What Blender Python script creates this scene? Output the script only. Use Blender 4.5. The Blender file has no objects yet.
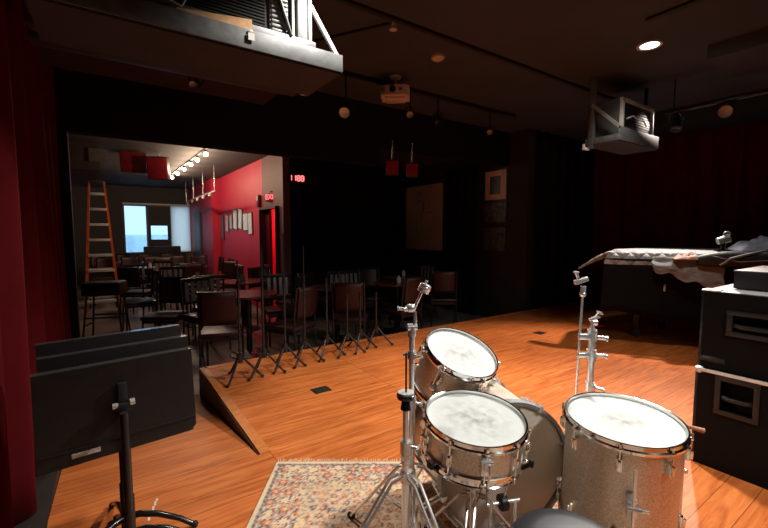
import bpy, bmesh, math, random
from mathutils import Vector, Matrix, noise
random.seed(7)
PI = math.pi
sc = bpy.context.scene
COL = sc.collection
ID = Matrix.Identity(4)
YAW = math.radians(-34.6)            # the drum kit faces the way the photographer stands

# ---------------------------------------------------------------- materials
MATS = {}
def newmat(name):
    m = bpy.data.materials.new(name); m.use_nodes = True
    nt = m.node_tree; b = nt.nodes['Principled BSDF']
    return m, nt, b
def N(nt, t, **kw):
    n = nt.nodes.new(t)
    for k, v in kw.items(): setattr(n, k, v)
    return n
def mat(name, col, rough=.6, metal=0., var=.12, scale=12., bump=0., bscale=60., coat=0., spec=.5):
    if name in MATS: return MATS[name]
    m, nt, b = newmat(name); L = nt.links
    tc = N(nt, 'ShaderNodeTexCoord'); nz = N(nt, 'ShaderNodeTexNoise')
    nz.inputs['Scale'].default_value = scale; nz.inputs['Detail'].default_value = 4
    L.new(tc.outputs['Object'], nz.inputs['Vector'])
    r = N(nt, 'ShaderNodeValToRGB')
    r.color_ramp.elements[0].position = .3; r.color_ramp.elements[1].position = .7
    r.color_ramp.elements[0].color = [c*(1-var) for c in col] + [1]
    r.color_ramp.elements[1].color = [min(1, c*(1+var)) for c in col] + [1]
    L.new(nz.outputs['Fac'], r.inputs['Fac']); L.new(r.outputs['Color'], b.inputs['Base Color'])
    b.inputs['Roughness'].default_value = rough; b.inputs['Metallic'].default_value = metal
    b.inputs['Coat Weight'].default_value = coat
    b.inputs['Specular IOR Level'].default_value = spec
    if bump:
        n2 = N(nt, 'ShaderNodeTexNoise'); n2.inputs['Scale'].default_value = bscale
        L.new(tc.outputs['Object'], n2.inputs['Vector'])
        bp = N(nt, 'ShaderNodeBump'); bp.inputs['Strength'].default_value = bump; bp.inputs['Distance'].default_value = .01
        L.new(n2.outputs['Fac'], bp.inputs['Height']); L.new(bp.outputs['Normal'], b.inputs['Normal'])
    MATS[name] = m; return m
def emit(name, col, s):
    if name in MATS: return MATS[name]
    m, nt, b = newmat(name)
    b.inputs['Base Color'].default_value = (*col, 1)
    b.inputs['Emission Color'].default_value = (*col, 1); b.inputs['Emission Strength'].default_value = s
    MATS[name] = m; return m
def wood_floor():
    m, nt, b = newmat('stage_planks'); L = nt.links
    tc = N(nt, 'ShaderNodeTexCoord')
    br = N(nt, 'ShaderNodeTexBrick'); br.offset = .37; br.offset_frequency = 1
    br.inputs['Scale'].default_value = 1; br.inputs['Brick Width'].default_value = 1.15
    br.inputs['Row Height'].default_value = .125; br.inputs['Mortar Size'].default_value = .0018
    br.inputs['Color1'].default_value = (0, 0, 0, 1); br.inputs['Color2'].default_value = (1, 1, 1, 1)
    br.inputs['Mortar'].default_value = (.5, .5, .5, 1)
    L.new(tc.outputs['Object'], br.inputs['Vector'])
    mp = N(nt, 'ShaderNodeMapping'); mp.inputs['Scale'].default_value = (2.2, 22, 4)
    L.new(tc.outputs['Object'], mp.inputs['Vector'])
    ad = N(nt, 'ShaderNodeVectorMath', operation='MULTIPLY_ADD')
    L.new(br.outputs['Color'], ad.inputs[0]); ad.inputs[1].default_value = (9, 3, 5); L.new(mp.outputs[0], ad.inputs[2])
    nz = N(nt, 'ShaderNodeTexNoise'); nz.inputs['Scale'].default_value = 1.0; nz.inputs['Detail'].default_value = 6; nz.inputs['Roughness'].default_value = .62
    nz.inputs['Distortion'].default_value = 1.3
    L.new(ad.outputs[0], nz.inputs['Vector'])
    r = N(nt, 'ShaderNodeValToRGB'); e = r.color_ramp.elements
    e[0].position = .25; e[0].color = (.33, .068, .014, 1); e[1].position = .75; e[1].color = (.78, .255, .068, 1)
    k = e.new(.48); k.color = (.60, .160, .036, 1)
    L.new(nz.outputs['Fac'], r.inputs['Fac'])
    hs = N(nt, 'ShaderNodeMixRGB', blend_type='MULTIPLY'); hs.inputs['Fac'].default_value = 1
    r2 = N(nt, 'ShaderNodeValToRGB'); r2.color_ramp.elements[0].color = (.88, .84, .82, 1); r2.color_ramp.elements[1].color = (1.05, 1.06, 1.08, 1)
    L.new(br.outputs['Color'], r2.inputs['Fac']); L.new(r.outputs[0], hs.inputs[1]); L.new(r2.outputs[0], hs.inputs[2])
    mx = N(nt, 'ShaderNodeMixRGB'); L.new(br.outputs['Fac'], mx.inputs['Fac']); L.new(hs.outputs[0], mx.inputs[1]); mx.inputs[2].default_value = (.20, .055, .012, 1)
    L.new(mx.outputs[0], b.inputs['Base Color'])
    b.inputs['Roughness'].default_value = .45; b.inputs['Specular IOR Level'].default_value = .2
    MATS['stage_planks'] = m; return m
def head_mat(name, base, dirt, amt, rad, trans=0.):
    m, nt, b = newmat(name); L = nt.links
    tc = N(nt, 'ShaderNodeTexCoord'); ln = N(nt, 'ShaderNodeVectorMath', operation='LENGTH')
    L.new(tc.outputs['Object'], ln.inputs[0])
    nz = N(nt, 'ShaderNodeTexNoise'); nz.inputs['Scale'].default_value = 26; nz.inputs['Detail'].default_value = 6
    L.new(tc.outputs['Object'], nz.inputs['Vector'])
    mr = N(nt, 'ShaderNodeMapRange'); mr.inputs[1].default_value = rad; mr.inputs[2].default_value = 0; mr.inputs[3].default_value = 0; mr.inputs[4].default_value = 1
    L.new(ln.outputs['Value'], mr.inputs[0])
    r = N(nt, 'ShaderNodeValToRGB'); r.color_ramp.elements[0].position = .34; r.color_ramp.elements[1].position = .66
    L.new(nz.outputs['Fac'], r.inputs['Fac'])
    mu = N(nt, 'ShaderNodeMath', operation='MULTIPLY'); L.new(mr.outputs[0], mu.inputs[0]); L.new(r.outputs[0], mu.inputs[1])
    m2 = N(nt, 'ShaderNodeMath', operation='MULTIPLY'); L.new(mu.outputs[0], m2.inputs[0]); m2.inputs[1].default_value = amt
    mx = N(nt, 'ShaderNodeMixRGB'); L.new(m2.outputs[0], mx.inputs[0]); mx.inputs[1].default_value = (*base, 1); mx.inputs[2].default_value = (*dirt, 1)
    L.new(mx.outputs[0], b.inputs['Base Color']); b.inputs['Roughness'].default_value = .6
    if trans:                                            # thin film: lets light through from the other side
        t = N(nt, 'ShaderNodeBsdfTranslucent'); L.new(mx.outputs[0], t.inputs[0])
        ms_ = N(nt, 'ShaderNodeMixShader'); ms_.inputs[0].default_value = trans
        L.new(b.outputs[0], ms_.inputs[1]); L.new(t.outputs[0], ms_.inputs[2]); L.new(ms_.outputs[0], nt.nodes['Material Output'].inputs[0])
    return m
def sparkle():
    m, nt, b = newmat('silver_sparkle'); L = nt.links
    tc = N(nt, 'ShaderNodeTexCoord'); v = N(nt, 'ShaderNodeTexVoronoi'); v.inputs['Scale'].default_value = 520
    L.new(tc.outputs['Object'], v.inputs['Vector'])
    sp = N(nt, 'ShaderNodeSeparateColor'); L.new(v.outputs['Color'], sp.inputs[0])
    r = N(nt, 'ShaderNodeValToRGB'); r.color_ramp.elements[0].color = (.46, .38, .30, 1); r.color_ramp.elements[1].color = (.92, .81, .69, 1)
    L.new(sp.outputs[0], r.inputs[0]); L.new(r.outputs[0], b.inputs['Base Color'])
    b.inputs['Metallic'].default_value = .85
    mr = N(nt, 'ShaderNodeMapRange'); mr.inputs[3].default_value = .30; mr.inputs[4].default_value = .50
    L.new(sp.outputs[1], mr.inputs[0]); L.new(mr.outputs[0], b.inputs['Roughness'])
    bp = N(nt, 'ShaderNodeBump'); bp.inputs['Strength'].default_value = .25; bp.inputs['Distance'].default_value = .002
    L.new(sp.outputs[2], bp.inputs['Height']); L.new(bp.outputs['Normal'], b.inputs['Normal'])
    return m
def velvet(name, col):
    m, nt, b = newmat(name); L = nt.links
    tc = N(nt, 'ShaderNodeTexCoord'); nz = N(nt, 'ShaderNodeTexNoise'); nz.inputs['Scale'].default_value = 9; nz.inputs['Detail'].default_value = 5
    L.new(tc.outputs['Object'], nz.inputs['Vector'])
    r = N(nt, 'ShaderNodeValToRGB'); r.color_ramp.elements[0].color = [c*.7 for c in col]+[1]; r.color_ramp.elements[1].color = [c*1.25 for c in col]+[1]
    L.new(nz.outputs['Fac'], r.inputs[0]); L.new(r.outputs[0], b.inputs['Base Color'])
    b.inputs['Roughness'].default_value = .95; b.inputs['Specular IOR Level'].default_value = .1
    b.inputs['Sheen Weight'].default_value = .3; b.inputs['Sheen Tint'].default_value = (*[min(1, c*2) for c in col], 1)
    return m
def quilt(name, col):
    m, nt, b = newmat(name); L = nt.links
    tc = N(nt, 'ShaderNodeTexCoord'); nz = N(nt, 'ShaderNodeTexNoise'); nz.inputs['Scale'].default_value = 30
    L.new(tc.outputs['Object'], nz.inputs['Vector'])
    sx = N(nt, 'ShaderNodeSeparateXYZ'); L.new(tc.outputs['Object'], sx.inputs[0])
    hs = []
    for sg in (1, -1):                                   # two sets of diagonal stitch lines
        ml = N(nt, 'ShaderNodeMath', operation='MULTIPLY_ADD'); L.new(sx.outputs['Z'], ml.inputs[0]); ml.inputs[1].default_value = sg*1.1; L.new(sx.outputs['X'], ml.inputs[2])
        md = N(nt, 'ShaderNodeMath', operation='PINGPONG'); L.new(ml.outputs[0], md.inputs[0]); md.inputs[1].default_value = .075
        hs.append(md)
    mn = N(nt, 'ShaderNodeMath', operation='MINIMUM'); L.new(hs[0].outputs[0], mn.inputs[0]); L.new(hs[1].outputs[0], mn.inputs[1])
    lt = N(nt, 'ShaderNodeMapRange'); lt.inputs[1].default_value = 0; lt.inputs[2].default_value = .008
    L.new(mn.outputs[0], lt.inputs[0])
    mx = N(nt, 'ShaderNodeMixRGB'); L.new(lt.outputs[0], mx.inputs[0]); mx.inputs[1].default_value = [c*.3 for c in col]+[1]; mx.inputs[2].default_value = (*col, 1)
    L.new(mx.outputs[0], b.inputs['Base Color']); b.inputs['Roughness'].default_value = .6
    bp = N(nt, 'ShaderNodeBump'); bp.inputs['Strength'].default_value = .6; bp.inputs['Distance'].default_value = .02
    mr = N(nt, 'ShaderNodeMapRange'); mr.inputs[1].default_value = 0; mr.inputs[2].default_value = .05
    L.new(mn.outputs[0], mr.inputs[0]); L.new(mr.outputs[0], bp.inputs['Height']); L.new(bp.outputs['Normal'], b.inputs['Normal'])
    return m

PLANK = wood_floor()
SPARK = sparkle()
HEAD = head_mat('coated_head', (.52, .54, .52), (.16, .16, .15), .9, .16)
HEAD2 = head_mat('floor_tom_head', (.52, .54, .52), (.13, .13, .115), .9, .12)
BASSHEAD = head_mat('bass_head', (.92, .84, .74), (.78, .70, .62), .4, .25, .45)
FRONTHEAD = head_mat('front_head_film', (.92, .90, .86), (.8, .78, .74), .3, .25, .6)
REDVEL = velvet('red_velvet', (.075, .003, .005))
BLKVEL = velvet('black_velvet', (.012, .012, .013))
CHROME = mat('chrome', (.93, .93, .92), .24, .72, .03)
MIRROR = mat('polished_chrome', (.90, .90, .88), .10, 1., .03)
DCHROME = mat('worn_chrome', (.74, .73, .71), .26, .75, .1)
BLACKM = mat('black_metal', (.012, .012, .012), .42, 0., .2)
BLACKG = mat('black_gloss_metal', (.02, .02, .02), .2, .3, .1)
RUBBER = mat('black_rubber', (.012, .012, .012), .8)
BLKWALL = mat('black_wall', (.0055, .0058, .0065), .85, 0., .2, 3, 0., 60, 0., .2)
BRNWALL = mat('dark_brown_wall', (.030, .024, .022), .7, 0., .2, 3)
CEILM = mat('brown_black_ceiling', (.043, .044, .052), .85, 0., .12, 2, .1, 40)
CEILB = mat('grey_ceiling', (.055, .048, .048), .85, 0., .12, 2)
HFLOOR = mat('house_floor', (.20, .155, .14), .45, 0., .25, 1.6)
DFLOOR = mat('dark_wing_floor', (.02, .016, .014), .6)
STEPF = mat('stage_riser', (.035, .018, .012), .55, 0., .2, 6)
TRIMW = mat('wood_nosing', (.60, .19, .045), .4, 0., .2, 20)
REDWALL = mat('red_paint', (.56, .022, .060), .55, 0., .07, 2)
PINKWALL = mat('brown_paint', (.16, .06, .055), .6, 0., .1, 2)
GREYWALL = mat('grey_paint', (.055, .052, .052), .7, 0., .1, 2)
MAROON = mat('maroon_vinyl', (.028, .006, .007), .45, 0., .2, 15)
DKWOOD = mat('dark_table_wood', (.09, .03, .022), .22, 0., .2, 20)
PALE = mat('pale_slat', (.20, .20, .19), .35, 0., .1)
STEEL = mat('galvanised_steel', (.16, .165, .17), .5, .5, .22, 22)
STEELW = mat('pale_steel', (.30, .31, .31), .45, .4, .12, 20)
PLYB = mat('brown_board', (.038, .036, .040), .7, 0., .15, 5)
PLY = mat('raw_plywood', (.58, .33, .15), .6, 0., .18, 25)
FIN = mat('dark_fins', (.008, .008, .008), .8, .0, .2, 30)
CASEB = mat('black_case_panel', (.006, .0055, .0055), .6, 0., .15, 30, .15, 260, 0., .10)
CASEG = mat('case_top_grey', (.13, .125, .12), .5, 0., .15, 20)
ALU = mat('aluminium_edge', (.80, .80, .78), .35, .3, .08)
MUSICB = mat('music_desk_black', (.016, .012, .011), .36, 0., .12, 30)
QUILT = quilt('quilted_cover', (.36, .36, .37))
COVERB = mat('black_cover_cloth', (.006, .0055, .0055), .85, 0., .2, 6, .3, 12, 0., .15)
CLOTHG = mat('grey_blanket', (.26, .26, .26), .85, 0., .2, 14, .3, 60)
CLOTHB = mat('pale_blue_cloth', (.42, .46, .56), .85, 0., .2, 14, .3, 40)
CLOTHP = mat('pinkish_cloth', (.55, .34, .27), .8, 0., .15, 14)
CREAM = mat('aged_white_plastic', (.52, .40, .34), .5, 0., .1)
WHITE = mat('white_plastic', (.72, .72, .70), .45)
ORANGE = mat('orange_fibreglass', (.75, .13, .03), .45, 0., .12)
WBOARD = mat('whiteboard_surface', (.80, .70, .62), .3, 0., .1, 3)
LENSM = mat('lens_glint', (.85, .80, .78), .2, 0., .05)  # stage light reflected in the lens is painted as a pale colour
LENSP = mat('amber_lens_glint', (.46, .35, .31), .3, 0., .05)  # small heads: pinkish reflection painted into the lens colour
REDPLAS = mat('red_plastic_panel', (.24, .012, .022), .35, 0., .25, 14)
THRONE = mat('black_leatherette', (.016, .017, .020), .40, 0., .1, 20)
TAPE = mat('white_tape', (.80, .74, .66), .6)
MATP = mat('picture_mount', (.85, .66, .60), .6)
PHOTO = mat('dark_photo', (.035, .03, .03), .3, 0., .9, 18)
PHOTOG = mat('grey_poster', (.085, .085, .088), .4, 0., .95, 30)

# ---------------------------------------------------------------- mesh building
class MB:
    def __init__(s): s.bm = bmesh.new()
    def add(s, vs, fs, M=ID):
        v = [s.bm.verts.new(M @ Vector(p)) for p in vs]
        for f in fs:
            try: s.bm.faces.new([v[i] for i in f])
            except ValueError: pass
        return s
    def box(s, c, d, R=ID, bev=0., M=ID):
        b = bmesh.new(); bmesh.ops.create_cube(b, size=1)
        for v in b.verts: v.co = Vector((v.co.x*d[0], v.co.y*d[1], v.co.z*d[2]))
        if bev:
            bmesh.ops.bevel(b, geom=b.edges[:], offset=min(bev, min(d)*.45), segments=2, affect='EDGES', profile=.6)
        T = M @ Matrix.Translation(c) @ R.to_4x4()
        b.verts.index_update()
        s.add([v.co.copy() for v in b.verts], [[v.index for v in f.verts] for f in b.faces], T)
        b.free(); return s
    def lathe(s, prof, M=ID, n=32, close=False, caps=True):
        k = len(prof); vs = []; fs = []
        for i in range(n):
            a = 2*PI*i/n
            for r, z in prof: vs.append((r*math.cos(a), r*math.sin(a), z))
        for i in range(n):
            j = (i+1) % n
            for q in range(k if close else k-1):
                w = (q+1) % k
                fs.append((i*k+q, j*k+q, j*k+w, i*k+w))
        if caps and not close:
            fs.append([i*k for i in range(n)][::-1]); fs.append([i*k+k-1 for i in range(n)])
        return s.add(vs, fs, M)
    def cyl(s, p0, p1, r0, r1=None, n=14, M=ID):
        p0 = Vector(p0); p1 = Vector(p1); d = p1-p0
        T = Matrix.Translation(p0) @ d.to_track_quat('Z', 'Y').to_matrix().to_4x4()
        return s.lathe([(r0, 0), (r0 if r1 is None else r1, d.length)], M @ T, n)
    def tube(s, pts, r, n=10, M=ID, closed=False):
        P = [Vector(p) for p in pts]; m = len(P); vs = []; fs = []
        t0 = (P[1]-P[0]).normalized(); up = Vector((0, 0, 1)) if abs(t0.z) < .9 else Vector((1, 0, 0))
        nrm = (up - t0*up.dot(t0)).normalized()
        for i in range(m):
            if closed: t = (P[(i+1) % m]-P[i-1]).normalized()
            else: t = (P[min(i+1, m-1)]-P[max(i-1, 0)]).normalized()
            nrm = (nrm - t*nrm.dot(t)).normalized(); b = t.cross(nrm)
            rr = r[i] if isinstance(r, (list, tuple)) else r
            for q in range(n):
                a = 2*PI*q/n; vs.append(P[i] + (nrm*math.cos(a)+b*math.sin(a))*rr)
        for i in range(m if closed else m-1):
            j = (i+1) % m
            for q in range(n):
                w = (q+1) % n; fs.append((i*n+q, i*n+w, j*n+w, j*n+q))
        if not closed:
            fs.append([q for q in range(n)][::-1]); fs.append([(m-1)*n+q for q in range(n)])
        return s.add(vs, fs, M)
    def sphere(s, c, r, sc3=(1, 1, 1), M=ID, n=16):
        prof = [(max(1e-4, r*math.sin(PI*i/10)), -r*math.cos(PI*i/10)) for i in range(11)]
        return s.lathe(prof, M @ Matrix.Translation(c) @ Matrix.Diagonal((*sc3, 1)), n)
    def prism(s, poly, z0, z1, M=ID):
        k = len(poly)
        vs = [(x, y, z0) for x, y in poly] + [(x, y, z1) for x, y in poly]
        fs = [list(range(k))[::-1], list(range(k, 2*k))] + [(i, (i+1) % k, k+(i+1) % k, k+i) for i in range(k)]
        return s.add(vs, fs, M)
    def grid(s, f, nu, nv, M=ID):
        vs = [f(i/nu, j/nv) for i in range(nu+1) for j in range(nv+1)]
        fs = [(i*(nv+1)+j, (i+1)*(nv+1)+j, (i+1)*(nv+1)+j+1, i*(nv+1)+j+1) for i in range(nu) for j in range(nv)]
        return s.add(vs, fs, M)
    def build(s, name, m, parent=None, smooth=True, solid=0.):
        bmesh.ops.recalc_face_normals(s.bm, faces=s.bm.faces[:])
        me = bpy.data.meshes.new(name); s.bm.to_mesh(me); s.bm.free()
        me.materials.append(m)
        if smooth:
            me.polygons.foreach_set('use_smooth', [True]*len(me.polygons)); me.set_sharp_from_angle(angle=math.radians(38))
        o = bpy.data.objects.new(name, me); COL.objects.link(o)
        if parent: o.parent = parent
        if solid:
            md = o.modifiers.new('thickness', 'SOLIDIFY'); md.thickness = solid; md.offset = 0
        return o

def tag(o, label=None, cat=None, group=None, kind=None):
    if label: o['label'] = label
    if cat: o['category'] = cat
    if group: o['group'] = group
    if kind: o['kind'] = kind
    return o
def thing(name, label, cat, loc=(0, 0, 0), rz=0., group=None):
    o = bpy.data.objects.new(name, None); COL.objects.link(o); o.empty_display_size = .1
    o.location = loc; o.rotation_euler = (0, 0, rz)
    return tag(o, label, cat, group)
def struct(name, mb, m, smooth=False):
    return tag(mb.build(name, m, None, smooth), kind='structure')
def kids(o): return [c for c in bpy.data.objects if c.parent == o]
def copy_tree(o, parent=None):
    c = o.copy(); COL.objects.link(c)
    if parent: c.parent = parent
    for ch in kids(o): copy_tree(ch, c)
    return c
def Rz(a): return Matrix.Rotation(a, 4, 'Z')
def Rx(a): return Matrix.Rotation(a, 4, 'X')
def Ry(a): return Matrix.Rotation(a, 4, 'Y')
def T(x, y, z): return Matrix.Translation((x, y, z))
def kit(lat, d, z=0.):               # plan position given along the kit's own two axes
    return (.8231*lat+.5678*d, -.5678*lat+.8231*d, z)

# ---------------------------------------------------------------- the room
ZC, ZB, ZH = 2.85, 2.6, -.25          # ceilings and house floor; the stage top is z = 0
def sbox(name, x0, x1, y0, y1, z0, z1, m):
    return struct(name, MB().box(((x0+x1)/2, (y0+y1)/2, (z0+z1)/2), (x1-x0, y1-y0, z1-z0)), m)
sbox('floor', -1.2, 7.45, 2.0, 14.6, -.45, ZH, HFLOOR)
struct('floor_stage', MB().prism([(-.255, -3), (7.25, -3), (7.25, 3.93), (.69, 3.93), (.69, 2.2), (-.255, 2.2)], -.24, 0), PLANK)
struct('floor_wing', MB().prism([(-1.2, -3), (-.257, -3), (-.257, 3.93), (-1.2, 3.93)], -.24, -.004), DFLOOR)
# access ramp running down to the house floor beside the stage
rm = MB(); rm.add([(-.255, 2.2, 0), (.655, 2.2, 0), (.655, 3.98, ZH+.004), (-.255, 3.98, ZH+.004), (-.255, 2.2, -.24), (.655, 2.2, -.24), (.655, 3.98, ZH-.01), (-.255, 3.98, ZH-.01)],
                   [(0, 1, 2, 3), (4, 7, 6, 5), (0, 4, 5, 1), (1, 5, 6, 2), (2, 6, 7, 3), (3, 7, 4, 0)])
struct('floor_ramp', rm, PLANK)
struct('trim_1', MB().box((.675, 3.07, -.122), (.03, 1.74, .236)), STEPF)
struct('trim_2', MB().box((3.83, 3.945, -.122), (6.3, .03, .24)), STEPF)
struct('trim_3', MB().box((.70, 3.075, .0025), (.06, 1.75, .005)).box((3.86, 3.93, .0025), (6.3, .06, .005)), TRIMW)
sbox('ceiling', -1.2, 7.45, -3.1, 4.5, ZC, ZC+.1, CEILM)
sbox('ceiling_house', -1.2, 7.2, 4.5, 14.6, ZB, ZB+.1, CEILB)
sbox('wall_left', -1.2, -1.1, -3.1, 14.6, -.45, ZC, BLKWALL)
sbox('wall_back', -1.2, 7.45, -3.1, -3.0, -.3, ZC, BLKWALL)
sbox('wall_right', 7.25, 7.45, -3.1, 4.2, -.3, ZC, BLKWALL)
sbox('wall_pier_left', -1.1, -.215, 4.36, 4.5, ZH, ZC, BLKWALL)
sbox('wall_header', -.215, 2.95, 4.36, 4.5, 2.10, ZC, BLKWALL)
sbox('wall_header_right', 2.95, 5.5, 4.36, 4.5, 2.34, ZC, BLKWALL)
sbox('wall_house_right', 5.5, 5.65, 4.0, 7.4, ZH, ZC, BRNWALL)
sbox('wall_wing_right', 5.65, 7.25, 4.08, 4.2, ZH, ZC, BLKWALL)
sbox('wall_partition', 2.58, 4.4, 6.5, 6.62, ZH, ZB, BLKWALL)
sbox('wall_recess', 4.4, 5.5, 7.3, 7.4, ZH, ZB, BLKWALL)
sbox('wall_recess_side', 4.3, 4.4, 6.62, 7.4, ZH, ZB, BLKWALL)
# red side wall of the lounge behind, with a doorway
sbox('wall_red_near', 2.46, 2.58, 6.5, 6.74, ZH, ZB, PINKWALL)
sbox('wall_red_lintel', 2.46, 2.58, 6.74, 7.56, 1.66, ZB, PINKWALL)
sbox('wall_red', 2.46, 2.58, 7.56, 11.02, ZH, ZB, REDWALL)
sbox('wall_red_far', 2.29, 2.58, 11.02, 14.2, ZH, ZB, REDWALL)
sbox('wall_corridor', 3.3, 3.4, 6.62, 8.6, ZH, ZB, REDWALL)
sbox('wall_corridor_end', 2.58, 3.3, 8.5, 8.6, ZH, ZB, REDWALL)
dr = struct('door_1', MB().box((2.47, 6.725, .70), (.15, .035, 1.92)).box((2.47, 7.575, .70), (.15, .035, 1.92)).box((2.47, 7.15, 1.675), (.15, .885, .04)), mat('door_frame_dark', (.06, .018, .018), .5))
leaf = struct('door_2', MB().box((2.53, 7.44, .70), (.045, .22, 1.90), Rz(0)), mat('door_leaf_red', (.10, .008, .012), .45))
# window wall at the far end
sbox('wall_far_left', -1.1, .48, 14.2, 14.35, ZH, ZB, GREYWALL)
sbox('wall_far_top', .48, 2.29, 14.2, 14.35, 2.06, ZB, GREYWALL)
sbox('wall_far_sill', .48, 2.29, 14.2, 14.35, ZH, .60, GREYWALL)
WF = mat('window_frame_grey', (.10, .10, .105), .5)
struct('window_1', MB().box((.50, 14.24, 1.33), (.05, .08, 1.46)).box((1.10, 14.24, 1.33), (.06, .08, 1.46)).box((1.735, 14.24, 1.33), (.05, .08, 1.46)).box((2.265, 14.24, 1.33), (.05, .08, 1.46)).box((1.39, 14.24, .62), (1.8, .08, .05)).box((1.39, 14.24, 2.04), (1.8, .08, .04)), WF)
struct('trim_4', MB().box((1.42, 14.26, 1.74), (.60, .05, .60)).box((1.42, 14.26, .82), (.60, .05, .40)).box((1.155, 14.26, 1.23), (.07, .05, .42)).box((1.68, 14.26, 1.23), (.08, .05, .42)), GREYWALL)
gm, nt, b = newmat('window_glass')
b.inputs['Base Color'].default_value = (.80, .90, 1, 1); b.inputs['Transmission Weight'].default_value = 1; b.inputs['Roughness'].default_value = .0; b.inputs['IOR'].default_value = 1.02
struct('window_2', MB().box((.80, 14.26, 1.33), (.56, .008, 1.40)).box((1.41, 14.28, 1.23), (.44, .008, .42)), gm)
outm = mat('street_pavement', (.75, .85, .90), .8, 0., .25, .5)
sbox('floor_street', -14, 16, 14.6, 40, -.6, -.4, outm)
sbox('wall_across_street', -10, 9, 26, 26.5, -.4, 1.1, mat('shopfront_across_street', (.65, .75, .75), .8, 0., .3, 1.2))

# seams, conduit and beams on the stage ceiling
DK = mat('ceiling_black_line', (.010, .008, .008), .7)
struct('trim_5', MB().box((3.1, 2.56, ZC-.012), (4.2, .035, .024)), DK)
struct('trim_6', MB().box((3.44, 1.0, ZC-.01), (.05, 1.0, .02)), DK)
struct('trim_7', MB().box((4.85, .6, ZC-.06), (1.0, 1.6, .12)), CEILM)
struct('trim_8', MB().box((6.55, 0.5, ZC-.10), (.8, 5.0, .2)), mat('dark_beam', (.012, .010, .010), .85))
struct('trim_9', MB().box((.45, 3.58, 2.66), (1.75, .75, .38)), mat('ceiling_duct_boxing', (.035, .016, .014), .85))

# ---------------------------------------------------------------- curtains
def curtain(name, label, m, path, z0, z1, amp, wl, seed, group=None, nz=14):
    """pleated cloth hanging along a plan line"""
    a, b_ = Vector(path[0]), Vector(path[1]); L_ = (b_-a).length; d = (b_-a)/L_; nrm = Vector((-d.y, d.x)); nu = int(L_/.02)
    def f(u, v):
        s = u*L_; ph = 2*PI*s/wl + 1.1*math.sin(s*2.3+seed) + .5*math.sin(s*5.1+seed*2)
        w = amp*(math.sin(ph)+.35*math.sin(2*ph+seed))*(1.15-.35*v) + .02*math.sin(3*v+s*2)
        p = a + d*s + nrm*w
        return (p.x, p.y, z0+(z1-z0)*v)
    o = MB().grid(f, nu, nz).build(name, m, None, True, .008)
    return tag(o, label, 'curtain', group)
curtain('stage_curtain', 'red velvet stage curtain hanging at the left, beside the stacked music stands', REDVEL, ((-.41, 1.0), (-.335, 4.30)), .0, ZC, .055, .34, 1.0)
curtain('stage_curtain', 'dark red pleated curtain along the side of the stage behind the covered piano', REDVEL, ((7.05, -1.6), (7.05, 3.80)), .01, ZC-.02, .05, .30, 4.0)
curtain('black_drape', 'black drape closing the gap between the framed pictures and the red side curtain', BLKVEL, ((7.1, 4.0), (5.62, 4.0)), .0+ZH+.01, ZC, .03, .25, 2.0)
curtain('black_drape', 'narrow black drape on the wall between the whiteboard and the framed picture', BLKVEL, ((5.45, 4.98), (5.45, 5.80)), ZH, 2.4, .02, .20, 3.0)

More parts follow.
